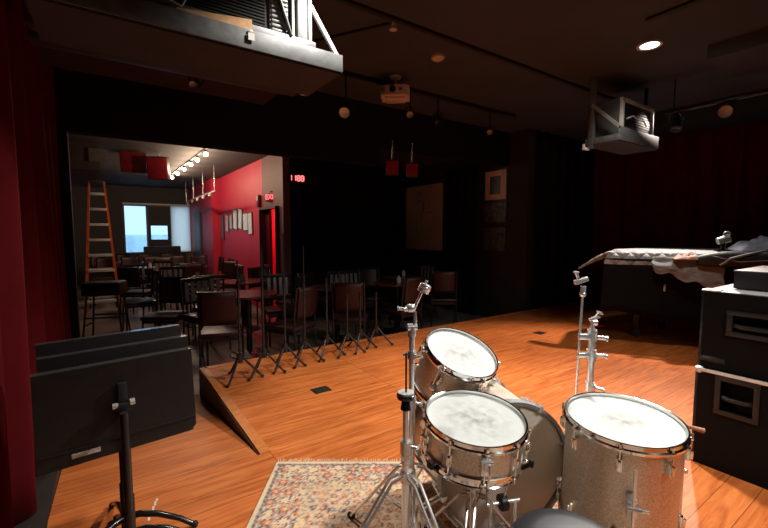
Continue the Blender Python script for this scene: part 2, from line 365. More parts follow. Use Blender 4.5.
# ---------------------------------------------------------------- rug
def rug():
    W, Lr = 1.55, 2.3; nx, ny = 200, 296
    def pattern(x, y):                # x, y measured from the rug's centre
        ax, ay = abs(x), abs(y); ex, ey = W/2-ax, Lr/2-ay; e = min(ex, ey)
        cream, rose, blue, slate, gold, dark = (.74, .55, .36), (.60, .24, .14), (.24, .22, .22), (.36, .31, .27), (.72, .50, .27), (.13, .09, .08)
        if e < .018: return cream if e > .006 else (.66, .58, .42)
        if e < .035: return dark if (int((x+y)*70) % 2) else slate
        def flor(u, v, cell, sd):
            iu, iv = math.floor(u/cell), math.floor(v/cell)
            h = noise.cell(Vector((iu*1.7+sd, iv*2.3, 3.1)))
            du, dv = u-(iu+.5+.2*math.sin(iv*3+iu))*cell, v-(iv+.5+.2*math.cos(iu*5))*cell
            r = math.hypot(du, dv)/cell*2; a = math.atan2(dv, du)
            return r*(1+.22*math.cos(6*a)), h
        if e < .20:                    # wide border of rosettes
            along = (x if ey < ex else y)
            r, h = flor(along, e-.035, .066, 5)
            if r < .25: return gold
            if r < .62: return rose if h > -.1 else cream
            if r < .80: return dark
            n = noise.noise(Vector((ax*60, ay*60, 1)))
            return slate if n > .08 else (cream if n > -.2 else rose)
        if e < .235: return gold if noise.noise(Vector((x*70, y*70, 2))) > -.1 else slate
        dm = math.hypot(x*1.25, y*.72)
        a = math.atan2(y, x); lob = dm*(1+.10*math.cos(8*a))
        r, h = flor(ax, ay, .050, 9)
        n = noise.noise(Vector((ax*48, ay*48, 7)))
        if lob < .12: base = blue
        elif lob < .30: base = rose
        elif lob < .34: base = cream
        else: base = (.66, .46, .29) if n < .22 else slate
        if r < .22: return gold if h > 0 else cream
        if r < .5: return (rose if base != rose else cream) if h > -.25 else blue
        if r < .66: return dark if n > -.05 else slate
        if n > .34: return cream if base in (rose, blue) else rose
        if n < -.22: return cream
        return base
    m = MB()
    m.grid(lambda u, v: ((u-.5)*W, (v-.5)*Lr, .008+.0012*noise.noise(Vector((u*6, v*9, 0)))), nx, ny)
    m.box((0, 0, .0035), (W, Lr, .007))
    base = thing('patterned_rug', 'worn Persian style patterned rug with cream fringe under the drum kit', 'rug', kit(-.58+W/2, 2.105-Lr/2, .0005+.0), YAW)
    rm_, nt, b = newmat('rug_pile'); L = nt.links
    at = N(nt, 'ShaderNodeVertexColor', layer_name='weave'); nz = N(nt, 'ShaderNodeTexNoise'); nz.inputs['Scale'].default_value = 160
    tc = N(nt, 'ShaderNodeTexCoord'); L.new(tc.outputs['Object'], nz.inputs['Vector'])
    mr = N(nt, 'ShaderNodeMapRange'); mr.inputs[3].default_value = .7; mr.inputs[4].default_value = 1.3; L.new(nz.outputs['Fac'], mr.inputs[0])
    mx = N(nt, 'ShaderNodeMixRGB', blend_type='MULTIPLY'); mx.inputs[0].default_value = 1; L.new(at.outputs[0], mx.inputs[1]); L.new(mr.outputs[0], mx.inputs[2])
    L.new(mx.outputs[0], b.inputs['Base Color']); b.inputs['Roughness'].default_value = .95
    o = m.build('pile', rm_, base, True)
    ca = o.data.color_attributes.new('weave', 'FLOAT_COLOR', 'POINT')
    buf = []
    for v in o.data.vertices:
        jx, jy = noise.noise(v.co*22)*.006, noise.noise(v.co*22+Vector((9, 2, 5)))*.006
        c = pattern(v.co.x+jx, v.co.y+jy); buf += [*c, 1]
    ca.data.foreach_set('color', buf)
    fr = MB(); random.seed(3)
    for sy in (1, -1):
        for i in range(150):
            x = -W/2 + W*(i+.5)/150
            q = random.uniform(-.006, .006); l = random.uniform(.022, .042)
            fr.tube([(x, sy*(Lr/2-.004), .006), (x+q*.6, sy*(Lr/2+l*.6), .004), (x+q*1.6, sy*(Lr/2+l), .003)], .0019, 5)
    fr.build('fringe', mat('cream_fringe', (.70, .60, .44), .9), base)
rug()

# ---------------------------------------------------------------- drums
def drum_axis(n):                     # rotation taking Z to the axis n (n points out of the playing head)
    return Vector(n).to_track_quat('Z', 'Y').to_matrix().to_4x4()
def drum(root, R, H, M, nlug, headm, phase=0., hoopw=.026, shell=None, lugm=None, lugl=.05, two=True, hoopm=None):
    """M puts the drum in its thing's frame: origin at the centre of the playing head, +Z out of the head"""
    def P(mb, nm, m):
        o = mb.build(nm, m, root); o.matrix_local = M; return o
    P(MB().lathe([(R, -.006), (R, -H+.006), (R-.008, -H+.006), (R-.008, -.006)], n=64, close=True), 'shell', shell or SPARK)
    P(MB().lathe([(.0005, .0), (R*.5, .0), (R-.012, .0), (R-.004, .002), (R+.003, -.004), (R+.003, -.014), (R-.002, -.014), (R-.003, -.003), (.0005, -.002)], n=64, caps=False), 'playing_head', headm)
    P(MB().lathe([(.0005, -H), (R-.004, -H), (R+.003, -H+.006), (R+.003, -H+.014), (R-.003, -H+.012), (.0005, -H+.002)], n=64, caps=False), 'resonant_head', WHITE)
    hp = [(R+.0035, -.018), (R+.009, -.018), (R+.011, -.008), (R+.0055, -.004), (R+.005, .010), (R+.009, .013), (R+.008, .016), (R+.002, .014), (R+.002, -.006)]
    P(MB().lathe(hp, n=64, close=True), 'hoop', hoopm or MIRROR)
    P(MB().lathe([(r, -H-z) for r, z in hp], n=64, close=True), 'hoop', hoopm or MIRROR)
    for i in range(nlug):
        a = phase + 2*PI*i/nlug; g = Rz(a)
        for zc, sg in (((-.062, 1), (-H+.062, -1)) if two else ((-H/2, 0),)):
            mb = MB()
            hl = lugl if two else min(lugl, H*.4)
            mb.box((R+.007, 0, zc), (.016, .018, hl), bev=.005, M=g)
            mb.box((R+.017, 0, zc), (.012, .011, hl*.7), bev=.004, M=g)
            for s2 in ((sg,) if two else (1, -1)):
                zt = .004 if s2 > 0 else -H-.004
                mb.cyl((R+.0145, 0, zc), (R+.0145, 0, zt), .0026, n=8, M=g)
                mb.box((R+.0135, 0, zt-s2*.010), (.012, .015, .008), bev=.002, M=g)
                mb.cyl((R+.0145, 0, zt-s2*.004), (R+.0145, 0, zt+s2*.008), .005, .0042, n=8, M=g)
            P(mb, 'lug', lugm or MIRROR)

# floor tom (thing frame: origin on the floor under it)
ft = thing('floor_tom', 'silver sparkle floor tom, the deep upright drum at the right of the kit', 'drum', kit(.877, 1.435), YAW)
FH = .562
drum(ft, .1890, .385, T(0, 0, FH) @ Rx(math.radians(3.5)), 8, HEAD2, .22, lugl=.05)
for i, a in enumerate((-1.95, .02, 2.1)):
    g = Rz(a)
    MB().box((.202, 0, FH-.20), (.03, .03, .07), bev=.006, M=g).cyl((.232, -.018, FH-.19), (.232, .022, FH-.19), .008, M=g).box((.232, .032, FH-.19), (.006, .026, .012), bev=.002, M=g).build('leg_bracket', DCHROME, ft)
    MB().tube([(.232, 0, FH-.06), (.232, 0, .16), (.242, 0, .10), (.262, 0, .012)], .0055, 10, M=g).build('leg', CHROME, ft)
    MB().cyl((.262, 0, .0), (.259, 0, .035), .013, .010, M=g).build('rubber_foot', RUBBER, ft)
# a small wooden-handled key on the rim
MB().cyl((.214, -.03, FH-.008), (.262, -.045, FH-.018), .006, .009).build('drum_key', mat('key_wood', (.45, .2, .1), .5), ft)

# snare drum
SZ = .578
sn = thing('snare_drum', 'shallow silver sparkle snare drum with worn white head, between stand and bass drum', 'drum', kit(.328, 1.415, .452), YAW)
sM = T(0, 0, SZ-.452) @ Matrix.Rotation(math.radians(3), 4, 'Y') @ Rx(math.radians(7))
drum(sn, .1735, .125, sM, 10, HEAD, .31, two=False, lugl=.07)
so = MB().box((.0, -.186, -.050), (.030, .022, .062), bev=.004).box((.0, -.201, -.043), (.020, .014, .030), bev=.003).cyl((-.02, -.202, -.025), (.02, -.202, -.025), .005).tube([(.004, -.212, -.03), (.004, -.226, -.055), (.004, -.222, -.075)], .004).build('strainer', CHROME, sn); so.matrix_local = sM
so = MB().tube([(-.005, -.19, -.10), (-.008, -.185, -.16), (-.012, -.18, -.185)], .0016, 6).tube([(.008, -.19, -.10), (.016, -.185, -.165), (.02, -.18, -.20)], .0016, 6).build('snare_cord', BLACKM, sn); so.matrix_local = sM

# rack tom, tilted toward the stool
rt_c = Vector((.343, 1.765)); RTZ = .712
rt = thing('rack_tom', 'small silver sparkle tom tilted toward the stool, behind the snare drum', 'drum', kit(rt_c.x, rt_c.y, .53), YAW)
nrm = Vector((.27, -.35, .89)).normalized()
rM = T(0, 0, RTZ-.53) @ drum_axis(nrm)
drum(rt, .1590, .205, rM, 6, HEAD, .35, lugl=.045)
o = MB().box((-.05, .150, -.10), (.06, .035, .055), bev=.006).build('mount_bracket', DCHROME, rt); o.matrix_local = rM
o = MB().tube([(-.165, -.04, .005), (-.168, -.042, -.06), (-.166, -.042, -.13)], .0045, 8).box((-.163, -.04, -.11), (.018, .024, .03), bev=.004).build('leg_rod', CHROME, rt); o.matrix_local = rM

# bass drum lying on its side
BA = math.radians(14); bd_c = Vector((.492, 1.56)); BZ = .287; BR = .266; BD = .42
bd = thing('bass_drum', 'silver sparkle bass drum with bare beige head facing the stool', 'drum', kit(bd_c.x, bd_c.y, .008), YAW)
ax = Vector((math.sin(BA), -math.cos(BA), 0))
bM = T(0, 0, BZ) @ drum_axis(ax)
def PB(mb, nm, m):
    o = mb.build(nm, m, bd); o.matrix_local = bM; return o
PB(MB().lathe([(BR, -.01), (BR, -BD+.01), (BR-.01, -BD+.01), (BR-.01, -.01)], n=72, close=True), 'shell', SPARK)
PB(MB().lathe([(.0005, 0), (BR-.004, 0), (BR+.004, -.006), (BR+.004, -.02), (BR-.002, -.02), (BR-.004, -.004), (.0005, -.003)], n=72, caps=False), 'batter_head', BASSHEAD)
PB(MB().lathe([(.0005, -BD), (BR-.004, -BD), (BR+.004, -BD+.006), (BR+.004, -BD+.02), (BR-.004, -BD+.004), (.0005, -BD+.003)], n=72, caps=False), 'front_head', FRONTHEAD)
for z0 in (-.026, -BD-.012):
    PB(MB().lathe([(BR+.004, z0), (BR+.018, z0), (BR+.018, z0+.038), (BR+.004, z0+.038)], n=72, close=True), 'hoop', STEELW)
for i in range(8):
    g = Rz(2*PI*i/8+.25)
    for zc, zt, s in ((-.09, .012, 1), (-BD+.09, -BD-.012, -1)):
        mb = MB().box((BR+.008, 0, zc), (.018, .02, .055), bev=.005, M=g).cyl((BR+.022, 0, zc), (BR+.022, 0, zt), .0032, n=8, M=g)
        mb.box((BR+.022, 0, zt-s*.012), (.012, .022, .032), bev=.004, M=g).box((BR+.012, 0, zt+s*.002), (.024, .018, .006), bev=.002, M=g)
        PB(mb, 'lug', CHROME)
for sx in (1, -1):
    MB().tube([(sx*.235, .22, .24), (sx*.27, .28, .20), (sx*.34, .36, .012)], .008, 10).sphere((sx*.34, .36, .012), .012).box((sx*.24, .22, .25), (.035, .05, .05), bev=.008).build('spur', CHROME, bd)
MB().cyl((-.02, .26, BZ+BR-.01), (-.02, .26, BZ+BR+.07), .013).box((-.02, .26, BZ+BR+.012), (.07, .07, .026), bev=.006).build('tom_holder', DCHROME, bd)

# pedal against the bass drum hoop
pd = thing('bass_drum_pedal', 'black and chrome pedal clamped to the bass drum hoop, felt beater raised', 'drum pedal', kit(.455, 1.475, .008), YAW+BA)
MB().box((0, -.15, .010), (.085, .34, .006), bev=.002).build('base_plate', BLACKG, pd)
MB().box((0, -.16, .045), (.075, .27, .008), Rx(.14), bev=.003).box((0, -.275, .018), (.075, .05, .022), bev=.004).build('footboard', BLACKG, pd)
MB().cyl((-.05, .0, .012), (-.05, .0, .21), .009).cyl((.05, .0, .012), (.05, .0, .21), .009).cyl((-.07, 0, .21), (.07, 0, .21), .008).build('post', CHROME, pd)
MB().cyl((-.012, 0, .21), (.012, 0, .21), .03).build('cam', BLACKM, pd)
MB().cyl((0, 0, .21), (0, -.05, .36), .004).build('beater_rod', CHROME, pd)
MB().sphere((0, -.052, .362), .024, (1, 1, .9)).build('beater', mat('felt', (.66, .63, .58), .95), pd)
MB().box((.0, .03, .03), (.07, .05, .02), bev=.004).build('hoop_clamp', mat('blue_clamp', (.05, .10, .30), .4), pd)

# ---------------------------------------------------------------- stands
def tripod(root, hub_z, foot_r, brace_z, m, a0=0., rr=.0075, double=True, name='leg'):
    for i in range(3):
        g = Rz(a0+2*PI*i/3); mb = MB()
        for s in ((-1, 1) if double else (0,)):
            mb.tube([(.02, s*.012, hub_z), (.05, s*.013, hub_z-.012), (foot_r*.6, s*.012, (hub_z)*.42+.02), (foot_r, s*.006, .015)], rr*.75, 8, M=g)
            mb.tube([(.018, s*.01, brace_z), (foot_r*.52, s*.011, hub_z*.47+.02)], rr*.6, 6, M=g)
        leg = mb.build(name, m, root)
        MB().cyl((foot_r-.012, 0, .012), (foot_r+.018, 0, .012), .012, .010, M=g).build('rubber_foot', RUBBER, leg)
def wing(mb, p, d, s=1.):
    p = Vector(p); d = Vector(d).normalized(); q = d.orthogonal()
    mb.cyl(p, p+d*.022*s, .006*s); mb.box(p+d*.024*s, (.034*s, .007*s, .012*s), d.to_track_quat('Y', 'Z').to_matrix(), bev=.003*s)

hh = thing('hi_hat_stand', 'chrome hi-hat stand without cymbals, flat seat cup on top, left of the snare', 'drum hardware stand', kit(.070, 1.25, .008), YAW)
MB().cyl((0, 0, .17), (0, 0, .56), .0135).build('lower_tube', CHROME, hh)
mb = MB().cyl((0, 0, .535), (0, 0, .575), .019).cyl((0, 0, .50), (0, 0, .52), .017); wing(mb, (.016, -.004, .555), (1, -.3, 0)); mb.box((0, 0, .525), (.03, .03, .03), bev=.006); mb.build('height_clamp', DCHROME, hh)
MB().cyl((0, 0, .555), (0, 0, .705), .0105).build('upper_tube', CHROME, hh)
MB().cyl((0, 0, .680), (0, 0, .715), .018, .013).lathe([(.004, .715), (.028, .715), (.030, .721), (.030, .727), (.026, .730), (.004, .730)], n=28).build('seat_cup', BLACKG, hh)
MB().cyl((0, 0, .730), (0, 0, .736), .026).build('felt_washer', mat('grey_felt', (.42, .42, .40), .9), hh)
MB().cyl((0, 0, .70), (0, 0, .862), .0032).build('pull_rod', BLACKM, hh)
mb = MB().cyl((0, 0, .155), (0, 0, .20), .021); wing(mb, (.018, 0, .175), (1, -.4, 0), 1.1); mb.build('leg_collar', DCHROME, hh)
MB().cyl((0, 0, .44), (0, 0, .475), .020).build('leg_hub', DCHROME, hh)
tripod(hh, .46, .33, .18, CHROME, math.radians(195), .0068)
MB().box((.0, -.17, .03), (.08, .28, .008), Rx(.09), bev=.003).box((0, -.30, .015), (.08, .05, .022), bev=.004).build('footboard', DCHROME, hh)

cs = thing('cymbal_stand', 'chrome boom cymbal stand with bare tilter, rising behind the hi-hat stand', 'drum hardware stand', kit(.105, 1.50, .008), YAW)
MB().cyl((0, 0, .14), (0, 0, .60), .0135).build('lower_tube', CHROME, cs)
MB().cyl((0, 0, .58), (0, 0, .87), .0105).build('upper_tube', CHROME, cs)
mb = MB().cyl((0, 0, .57), (0, 0, .61), .018); wing(mb, (.014, 0, .59), (1, -.2, 0)); mb.build('height_clamp', DCHROME, cs)
mb = MB().cyl((0, 0, .765), (0, 0, .795), .016).box((-.018, 0, .78), (.03, .012, .012), bev=.003); wing(mb, (.012, -.01, .78), (.6, -1, 0)); mb.build('memory_clamp', DCHROME, cs)
MB().cyl((0, 0, .85), (0, 0, .89), .015).cyl((-.018, -.004, .885), (.018, .004, .885), .014).build('hinge', CHROME, cs)
MB().tube([(0, 0, .885), (.012, .0, .905), (.010, 0, .945)], .007, 8).build('elbow', DCHROME, cs)
mb = MB().sphere((-.006, 0, .958), .018, (1.1, .8, .9)).cyl((-.03, -.008, .952), (.014, .008, .966), .008); wing(mb, (-.026, -.006, .955), (-1, 0, .1), 1.1); mb.build('ratchet', CHROME, cs)
MB().cyl((.004, 0, .945), (.055, 0, 1.062), .0052).build('boom_arm', CHROME, cs)
MB().cyl((.040, 0, 1.018), (.052, 0, 1.046), .022, .022, n=20).sphere((.0462, 0, 1.032), .024, (1, 1, .72)).build('cymbal_tilter', CHROME, cs)
tripod(cs, .34, .30, .15, CHROME, math.radians(265), .0075)

ms = thing('cymbal_stand', 'chrome stand with clamps and a thin side rod, behind the floor tom', 'drum hardware stand', kit(.930, 1.78), YAW)
MB().cyl((0, 0, .14), (0, 0, .82), .0145).build('main_tube', CHROME, ms)
mb = MB().cyl((0, 0, .535), (0, 0, .575), .021).box((0, 0, .555), (.03, .05, .03), bev=.006); wing(mb, (.02, -.01, .552), (1, -.3, -.2), 1.3); mb.build('height_clamp', CHROME, ms)
mb = MB().box((-.02, -.004, .70), (.085, .026, .022), bev=.006).cyl((0, 0, .675), (0, 0, .725), .022); wing(mb, (.022, -.01, .70), (1, -.2, 0), 1.4); mb.build('multi_clamp', CHROME, ms)
mb = MB().box((-.025, -.004, .785), (.075, .026, .026), bev=.006).cyl((0, 0, .765), (0, 0, .815), .021); wing(mb, (.02, -.012, .782), (1, -.5, 0), 1.5); mb.build('multi_clamp', CHROME, ms)
mb = MB().cyl((0, 0, .82), (.006, 0, .865), .009).box((.008, 0, .868), (.05, .018, .012), Ry(-.35), bev=.004).cyl((-.004, 0, .85), (.016, 0, .85), .016); wing(mb, (.012, 0, .87), (.7, 0, .8), 1.2); mb.build('tilter', CHROME, ms)
MB().tube([(-.062, 0, .44), (-.055, 0, .78), (-.048, 0, .99)], .0052, 8).cyl((-.0625, 0, .40), (-.061, 0, .455), .010).build('side_rod', CHROME, ms)
mb = MB().cyl((-.048, 0, .98), (-.047, 0, 1.01), .012).box((-.058, 0, 1.035), (.062, .022, .02), Ry(-.3), bev=.005).sphere((-.048, 0, .975), .014); wing(mb, (-.072, 0, 1.048), (-.4, 0, 1), 1.1); mb.build('rod_tilter', CHROME, ms)
tripod(ms, .32, .30, .15, CHROME, math.radians(230), .008)

ss = thing('snare_stand', 'chrome and black folding stand carrying the snare drum', 'drum hardware stand', kit(.325, 1.41, .008), YAW)
MB().cyl((0, 0, .10), (0, 0, .34), .0125).build('lower_tube', DCHROME, ss)
mb = MB().cyl((0, 0, .31), (0, 0, .35), .019).box((.0, -.02, .36), (.05, .05, .04), bev=.008); wing(mb, (.02, -.02, .33), (1, -.6, 0), 1.4); wing(mb, (-.01, -.045, .365), (-.3, -1, 0), 1.4); mb.build('basket_clamp', DCHROME, ss)
for i in range(3):
    g = Rz(math.radians(212)+2*PI*i/3)
    arm = MB().tube([(.01, 0, .36), (.10, 0, .395), (.17, 0, .435), (.192, 0, .452)], .0075, 8, M=g).build('basket_arm', BLACKG, ss)
    MB().box((.199, 0, .462), (.016, .026, .026), bev=.005, M=g).build('rubber_grip', RUBBER, arm)
tripod(ss, .28, .25, .12, DCHROME, math.radians(250), .008)

th = thing('drum_throne', 'round black padded drum stool in the foreground', 'stool', kit(.452, .925, .008), YAW)
TH = .500
MB().lathe([(.0005, TH), (.08, TH+.002), (.115, TH-.004), (.136, TH-.018), (.144, TH-.042), (.144, TH-.075), (.134, TH-.09), (.0005, TH-.092)], n=56, caps=False).build('seat', THRONE, th)
MB().tube([(.143*math.cos(a), .143*math.sin(a), TH-.036) for a in [2*PI*i/56 for i in range(56)]], .004, 6, closed=True).build('piping', BLACKM, th)
MB().cyl((0, 0, .12), (0, 0, TH-.09), .013).cyl((0, 0, TH-.12), (0, 0, TH-.088), .05).build('post', CHROME, th)
tripod(th, .28, .24, .12, CHROME, .4, .009)

# white tape mark on the boards
TP0, TP1 = Vector((.150, 2.095, 0)), Vector((.102, 1.950, 0))
def tape():
    p0, p1 = TP0, TP1
    mb = MB(); n = 9
    for i in range(n):
        t = (i+.5)/n; p = p0.lerp(p1, t); mb.box((p.x+.0015*(-1)**i, p.y, .0008), (.009, .014, .0012), Rz(-.32+.2*(-1)**i))
    tag(mb.build('tape_mark', TAPE), 'short broken white tape mark on the boards beside the music stands', 'tape')
tape()
for nm, x, y, lab in (('floor_box', 1.363, 2.856, 'black metal floor outlet plate in the stage boards beyond the rug'), ('floor_box', 4.402, 2.971, 'small black floor outlet plate far across the stage near the front edge')):
    fb = thing(nm, lab, 'floor outlet', (x, y, 0), 0)
    MB().box((0, 0, .002), (.14, .11, .004), bev=.001).build('frame', BLACKM, fb)
    MB().box((-.03, 0, .0048), (.055, .085, .0025), bev=.001).box((.03, 0, .0048), (.055, .085, .0025), bev=.001).build('lid', mat('outlet_lid', (.03, .025, .02), .4), fb)

# ---------------------------------------------------------------- music stands, one nested behind another
def music_stand(label, x, y, z, plate, spine=True):
    r = thing('music_stand', label, 'music stand', (x, y, 0), .0, 'nested music stands')
    tilt = math.radians(-6)
    D = T(0, .05, z) @ Rz(math.radians(7)) @ Rx(tilt)
    W, Hh = .495, .325
    poly = [(-W/2, .0), (-W/2+.02, -.0), (W/2-.02, 0), (W/2, .02), (W/2, Hh), (-W/2, Hh)]
    back = MB().prism(poly, -.0015, .0015, M=D @ Rx(PI/2)); o = back.build('desk', MUSICB, r)
    MB().box((0, .032, .002), (W-.02, .062, .003), M=D).box((0, .062, .011), (W-.02, .003, .018), M=D).build('ledge', MUSICB, r)
    MB().box((0, .030, Hh), (W, .060, .003), M=D).box((0, .060, Hh-.008), (W, .003, .016), M=D).build('top_lip', mat('sheen_lip', (.07, .07, .068), .22, .4), r)  # sheen along the lip is put into a grey paler than the desk
    MB().box((0, -.004, .055), (W-.01, .004, .006), M=D).build('fold_line', BLACKM, r)
    MB().box((0, -.014, .195), (.03, .022, .11), bev=.004, M=D).box((0, -.03, .165), (.05, .03, .03), bev=.006, M=D).build('pivot_bracket', BLACKM, r)
    mb = MB().cyl((-.035, -.034, .175), (-.018, -.034, .175), .011, M=D).cyl((.018, -.034, .178), (.034, -.034, .178), .013, M=D).cyl((.0, -.052, .122), (.0, -.034, .122), .009, M=D).build('knob', DCHROME, r)
    MB().cyl((0, .0, .12), (0, .0, z+.16), .0125).build('tube', BLACKM, r)
    MB().cyl((0, .0, .03), (0, .0, .24), .0165).build('base_tube', BLACKM, r)
    for i in range(3):
        g = Rz(math.radians(-20)+2*PI*i/3)
        leg = MB().tube([(.0, 0, .09), (.05, 0, .098), (.12, 0, .085), (.20, 0, .05), (.255, 0, .012)], [.013, .013, .012, .011, .010], 10, M=g).build('leg', BLACKG, r)
        MB().sphere((.257, 0, .014), .014, M=g).build('rubber_foot', RUBBER, leg)
    if plate:
        MB().box((-.115, -.0035, .032), (.082, .003, .016), bev=.001, M=D).build('name_plate', mat('plate_aluminium', (.55, .50, .44), .45, .2, .35, 90), r)
    return r
music_stand('black music stand nearest the stool, front of a nested row of three', .030, 1.665, .452, True)
music_stand('middle black music stand of the nested row, only its glossy top lip showing', .036, 1.775, .480, False)
music_stand('rearmost black music stand of the nested row beside the red curtain', .022, 1.885, .508, False)

# ---------------------------------------------------------------- microphone stands along the stage front
def mic_stand_proto(h, label):
    r = thing('microphone_stand', label, 'microphone stand', (0, 0, 0), 0, 'black microphone stands along the stage front')
    MB().cyl((0, 0, .17), (0, 0, min(h, .82)), .0105).build('lower_tube', BLACKM, r)
    if h > .85: MB().cyl((0, 0, .80), (0, 0, h), .006).build('upper_tube', BLACKM, r)
    MB().cyl((0, 0, .78), (0, 0, .85), .015).build('clutch', BLACKG, r) if h > .85 else MB().cyl((0, 0, h-.06), (0, 0, h), .015).build('clutch', BLACKG, r)
    MB().cyl((0, 0, .150), (0, 0, .225), .025).box((.022, 0, .19), (.03, .018, .02), bev=.004).build('hub', mat('hub_black', (.03, .03, .03), .25, .5), r)
    for i in range(3):
        g = Rz(2*PI*i/3)
        leg = MB().tube([(.015, 0, .20), (.045, 0, .165), (.175, 0, .014)], .0095, 8, M=g).build('leg', BLACKM, r)
        MB().cyl((.165, 0, .023), (.19, 0, .012), .012, M=g).build('rubber_foot', RUBBER, leg)
    return r
MIC = [(236, .9, 3.45, 1.02), (261, 1.11, 3.47, 1.12), (283, 1.325, 3.52, 1.24), (304, 1.53, 3.55, 1.12), (326, 1.79, 3.60, .80), (345, 2.01, 3.58, .62), (362, 2.19, 3.62, .62), (378, 2.42, 3.66, .60)]
MLAB = ['leftmost black microphone stand on the stage front, at the ramp corner', 'second black microphone stand from the ramp corner, below the red doorway',
        'tallest black microphone stand, third from the ramp corner', 'fourth black microphone stand from the ramp corner, in front of a maroon chair back',
        'fifth black microphone stand from the ramp corner, mid height', 'sixth black microphone stand from the ramp corner, short, in front of a maroon chair',
        'short black microphone stand second from the right end of the row', 'short black microphone stand at the right end of the row']
protos = {}
for (px, x, y, h), lab in zip(MIC, MLAB):
    if h not in protos:
        o = mic_stand_proto(h, lab); protos[h] = o
    else:
        o = copy_tree(protos[h]); o['label'] = lab
    o.location = (x, y, 0); o.rotation_euler = (0, 0, math.radians(-156 + (px % 7)*4))

# ---------------------------------------------------------------- chairs and tables in the house
def chair_proto(kind):
    r = thing('dining_chair', '', 'chair', (0, 0, ZH), 0)
    MB().box((0, 0, .445), (.42, .42, .05), bev=.018).build('seat', MAROON if kind == 'panel' else mat('black_seat', (.02, .018, .018), .3), r)
    for sx in (-1, 1):
        MB().tube([(sx*.185, .185, .43), (sx*.19, .20, .0)], .012, 8).build('leg', BLACKM, r)
        MB().tube([(sx*.19, -.235, .0), (sx*.188, -.20, .42)], .012, 8).build('leg', BLACKM, r)
        MB().tube([(sx*.188, -.20, .42), (sx*.19, -.205, .60), (sx*.19, -.245, .905)], .012, 8).build('back_post', BLACKM, r)
    MB().box((0, .19, .40), (.36, .018, .03)).box((0, -.20, .40), (.36, .018, .03)).box((-.185, 0, .40), (.018, .37, .03)).box((.185, 0, .40), (.018, .37, .03)).build('seat_frame', BLACKM, r)
    if kind == 'panel':
        MB().grid(lambda u, v: ((u-.5)*.345, -.222-.04*v-.03*math.sin(PI*u), .56+.345*v), 10, 6).build('backrest', MAROON, r, True, .022)
    else:
        MB().box((0, -.243, .885), (.38, .022, .05), bev=.006).build('back_rail', BLACKM, r); MB().box((0, -.213, .60), (.38, .018, .035), bev=.005).build('back_rail', BLACKM, r)
        for i in range(4): MB().box((-.12+.08*i, -.229, .74), (.045, .012, .27), Rx(.11), bev=.003).build('slat', PALE, r)  # light caught by the slats is put into their pale grey
    return r
CH = [  # x, y, facing degrees, kind, label
 (1.00, 4.50, -20, 'panel', 'maroon panel-back chair just off the stage corner, behind the leftmost microphone stand'),
 (1.70, 4.34, 30, 'panel', 'maroon panel-back chair close to the stage edge, behind the fourth microphone stand'),
 (2.50, 4.36, -36, 'panel', 'maroon panel-back chair close to the stage edge, behind the sixth microphone stand'),
 (3.32, 4.42, 10, 'panel', 'maroon panel-back chair at the stage edge behind the boom cymbal stand'),
 (4.40, 4.72, -40, 'panel', 'maroon panel-back chair alone near the whiteboard, turned sideways'),
 (1.95, 5.30, 170, 'slat', 'pale slat-back chair beyond the table by the stage, seen past the fifth stand'),
 (1.02, 5.45, 200, 'slat', 'pale slat-back chair beside the red-lit table, behind the leftmost microphone stand'),
 (2.75, 5.55, 5, 'slat', 'pale slat-back chair between the stage chairs, below the black partition'),
 (3.30, 5.20, 185, 'slat', 'pale slat-back chair just right of the maroon chair below the partition'),
 (3.85, 5.30, 170, 'panel', 'maroon chair facing the stage, below the left edge of the whiteboard'),
 (2.95, 6.10, 180, 'panel', 'dark maroon chair against the black partition wall'),
 (4.75, 5.75, 100, 'slat', 'pale slat-back chair below the right edge of the whiteboard'),
 (2.05, 6.62, 90, 'slat', 'pale slat-back chair against the red wall left of the doorway'),
 (1.30, 6.20, -5, 'slat', 'pale slat-back chair in front of the second table, left of the tall microphone stand'),
 (1.00, 7.45, 180, 'slat', 'slat-back chair at the small round table in the opening'),
 (.62, 7.10, 95, 'slat', 'slat-back chair with its seat toward the viewer, left of the round table'),
 (.60, 9.10, 10, 'slat', 'chair with a pale-rimmed seat on the lounge floor, right of the ladder'),
 (.95, 9.55, 150, 'slat', 'chair just behind the pale-rimmed seat in the lounge'),
 (1.85, 8.35, 120, 'panel', 'maroon chair below the framed row on the red wall'),
 (2.05, 9.30, 90, 'panel', 'maroon chair against the red wall, near end of the framed row'),
 (2.05, 10.2, 90, 'panel', 'maroon chair against the red wall, far end of the framed row'),
]
for i in range(5):
    CH.append((.10+.46*i, 11.0+.05*(i % 2), 180+5*(i % 3)-5, 'panel', ('leftmost', 'second', 'middle', 'fourth', 'rightmost')[i]+' maroon chair from the left in the lounge row nearer than the window'))
for i in range(5):
    CH.append((.20+.47*i, 12.75, 180-6*(i % 2), 'panel', ('leftmost', 'second', 'middle', 'fourth', 'rightmost')[i]+' maroon chair in the back row under the window'))
CH += [(1.55, 7.75, 200, 'panel', 'dark maroon chair right of the small round table in the lounge opening'), (1.85, 7.35, 100, 'panel', 'dark maroon chair against the red wall nearest the doorway'),
 (1.25, 8.75, 10, 'panel', 'dark maroon chair in the middle of the lounge, facing the window'), (.25, 9.95, 80, 'panel', 'dark maroon chair left of the far left lounge table'),
 (1.10, 10.35, 190, 'panel', 'dark maroon chair between the two middle lounge tables'), (.45, 8.3, -30, 'panel', 'dark maroon chair just right of the ladder foot'),
 (.60, 5.75, 150, 'panel', 'dark maroon chair past the end of the ramp, left of the first slat-back chair'), (2.35, 5.75, 20, 'panel', 'dark maroon chair between the two tables nearest the red doorway')]
TBP = [(1.42, 4.98), (1.72, 6.30), (1.22, 7.05), (2.62, 4.95), (3.58, 4.85), (4.20, 5.55), (.75, 10.0), (1.55, 9.6), (1.10, 11.75)]
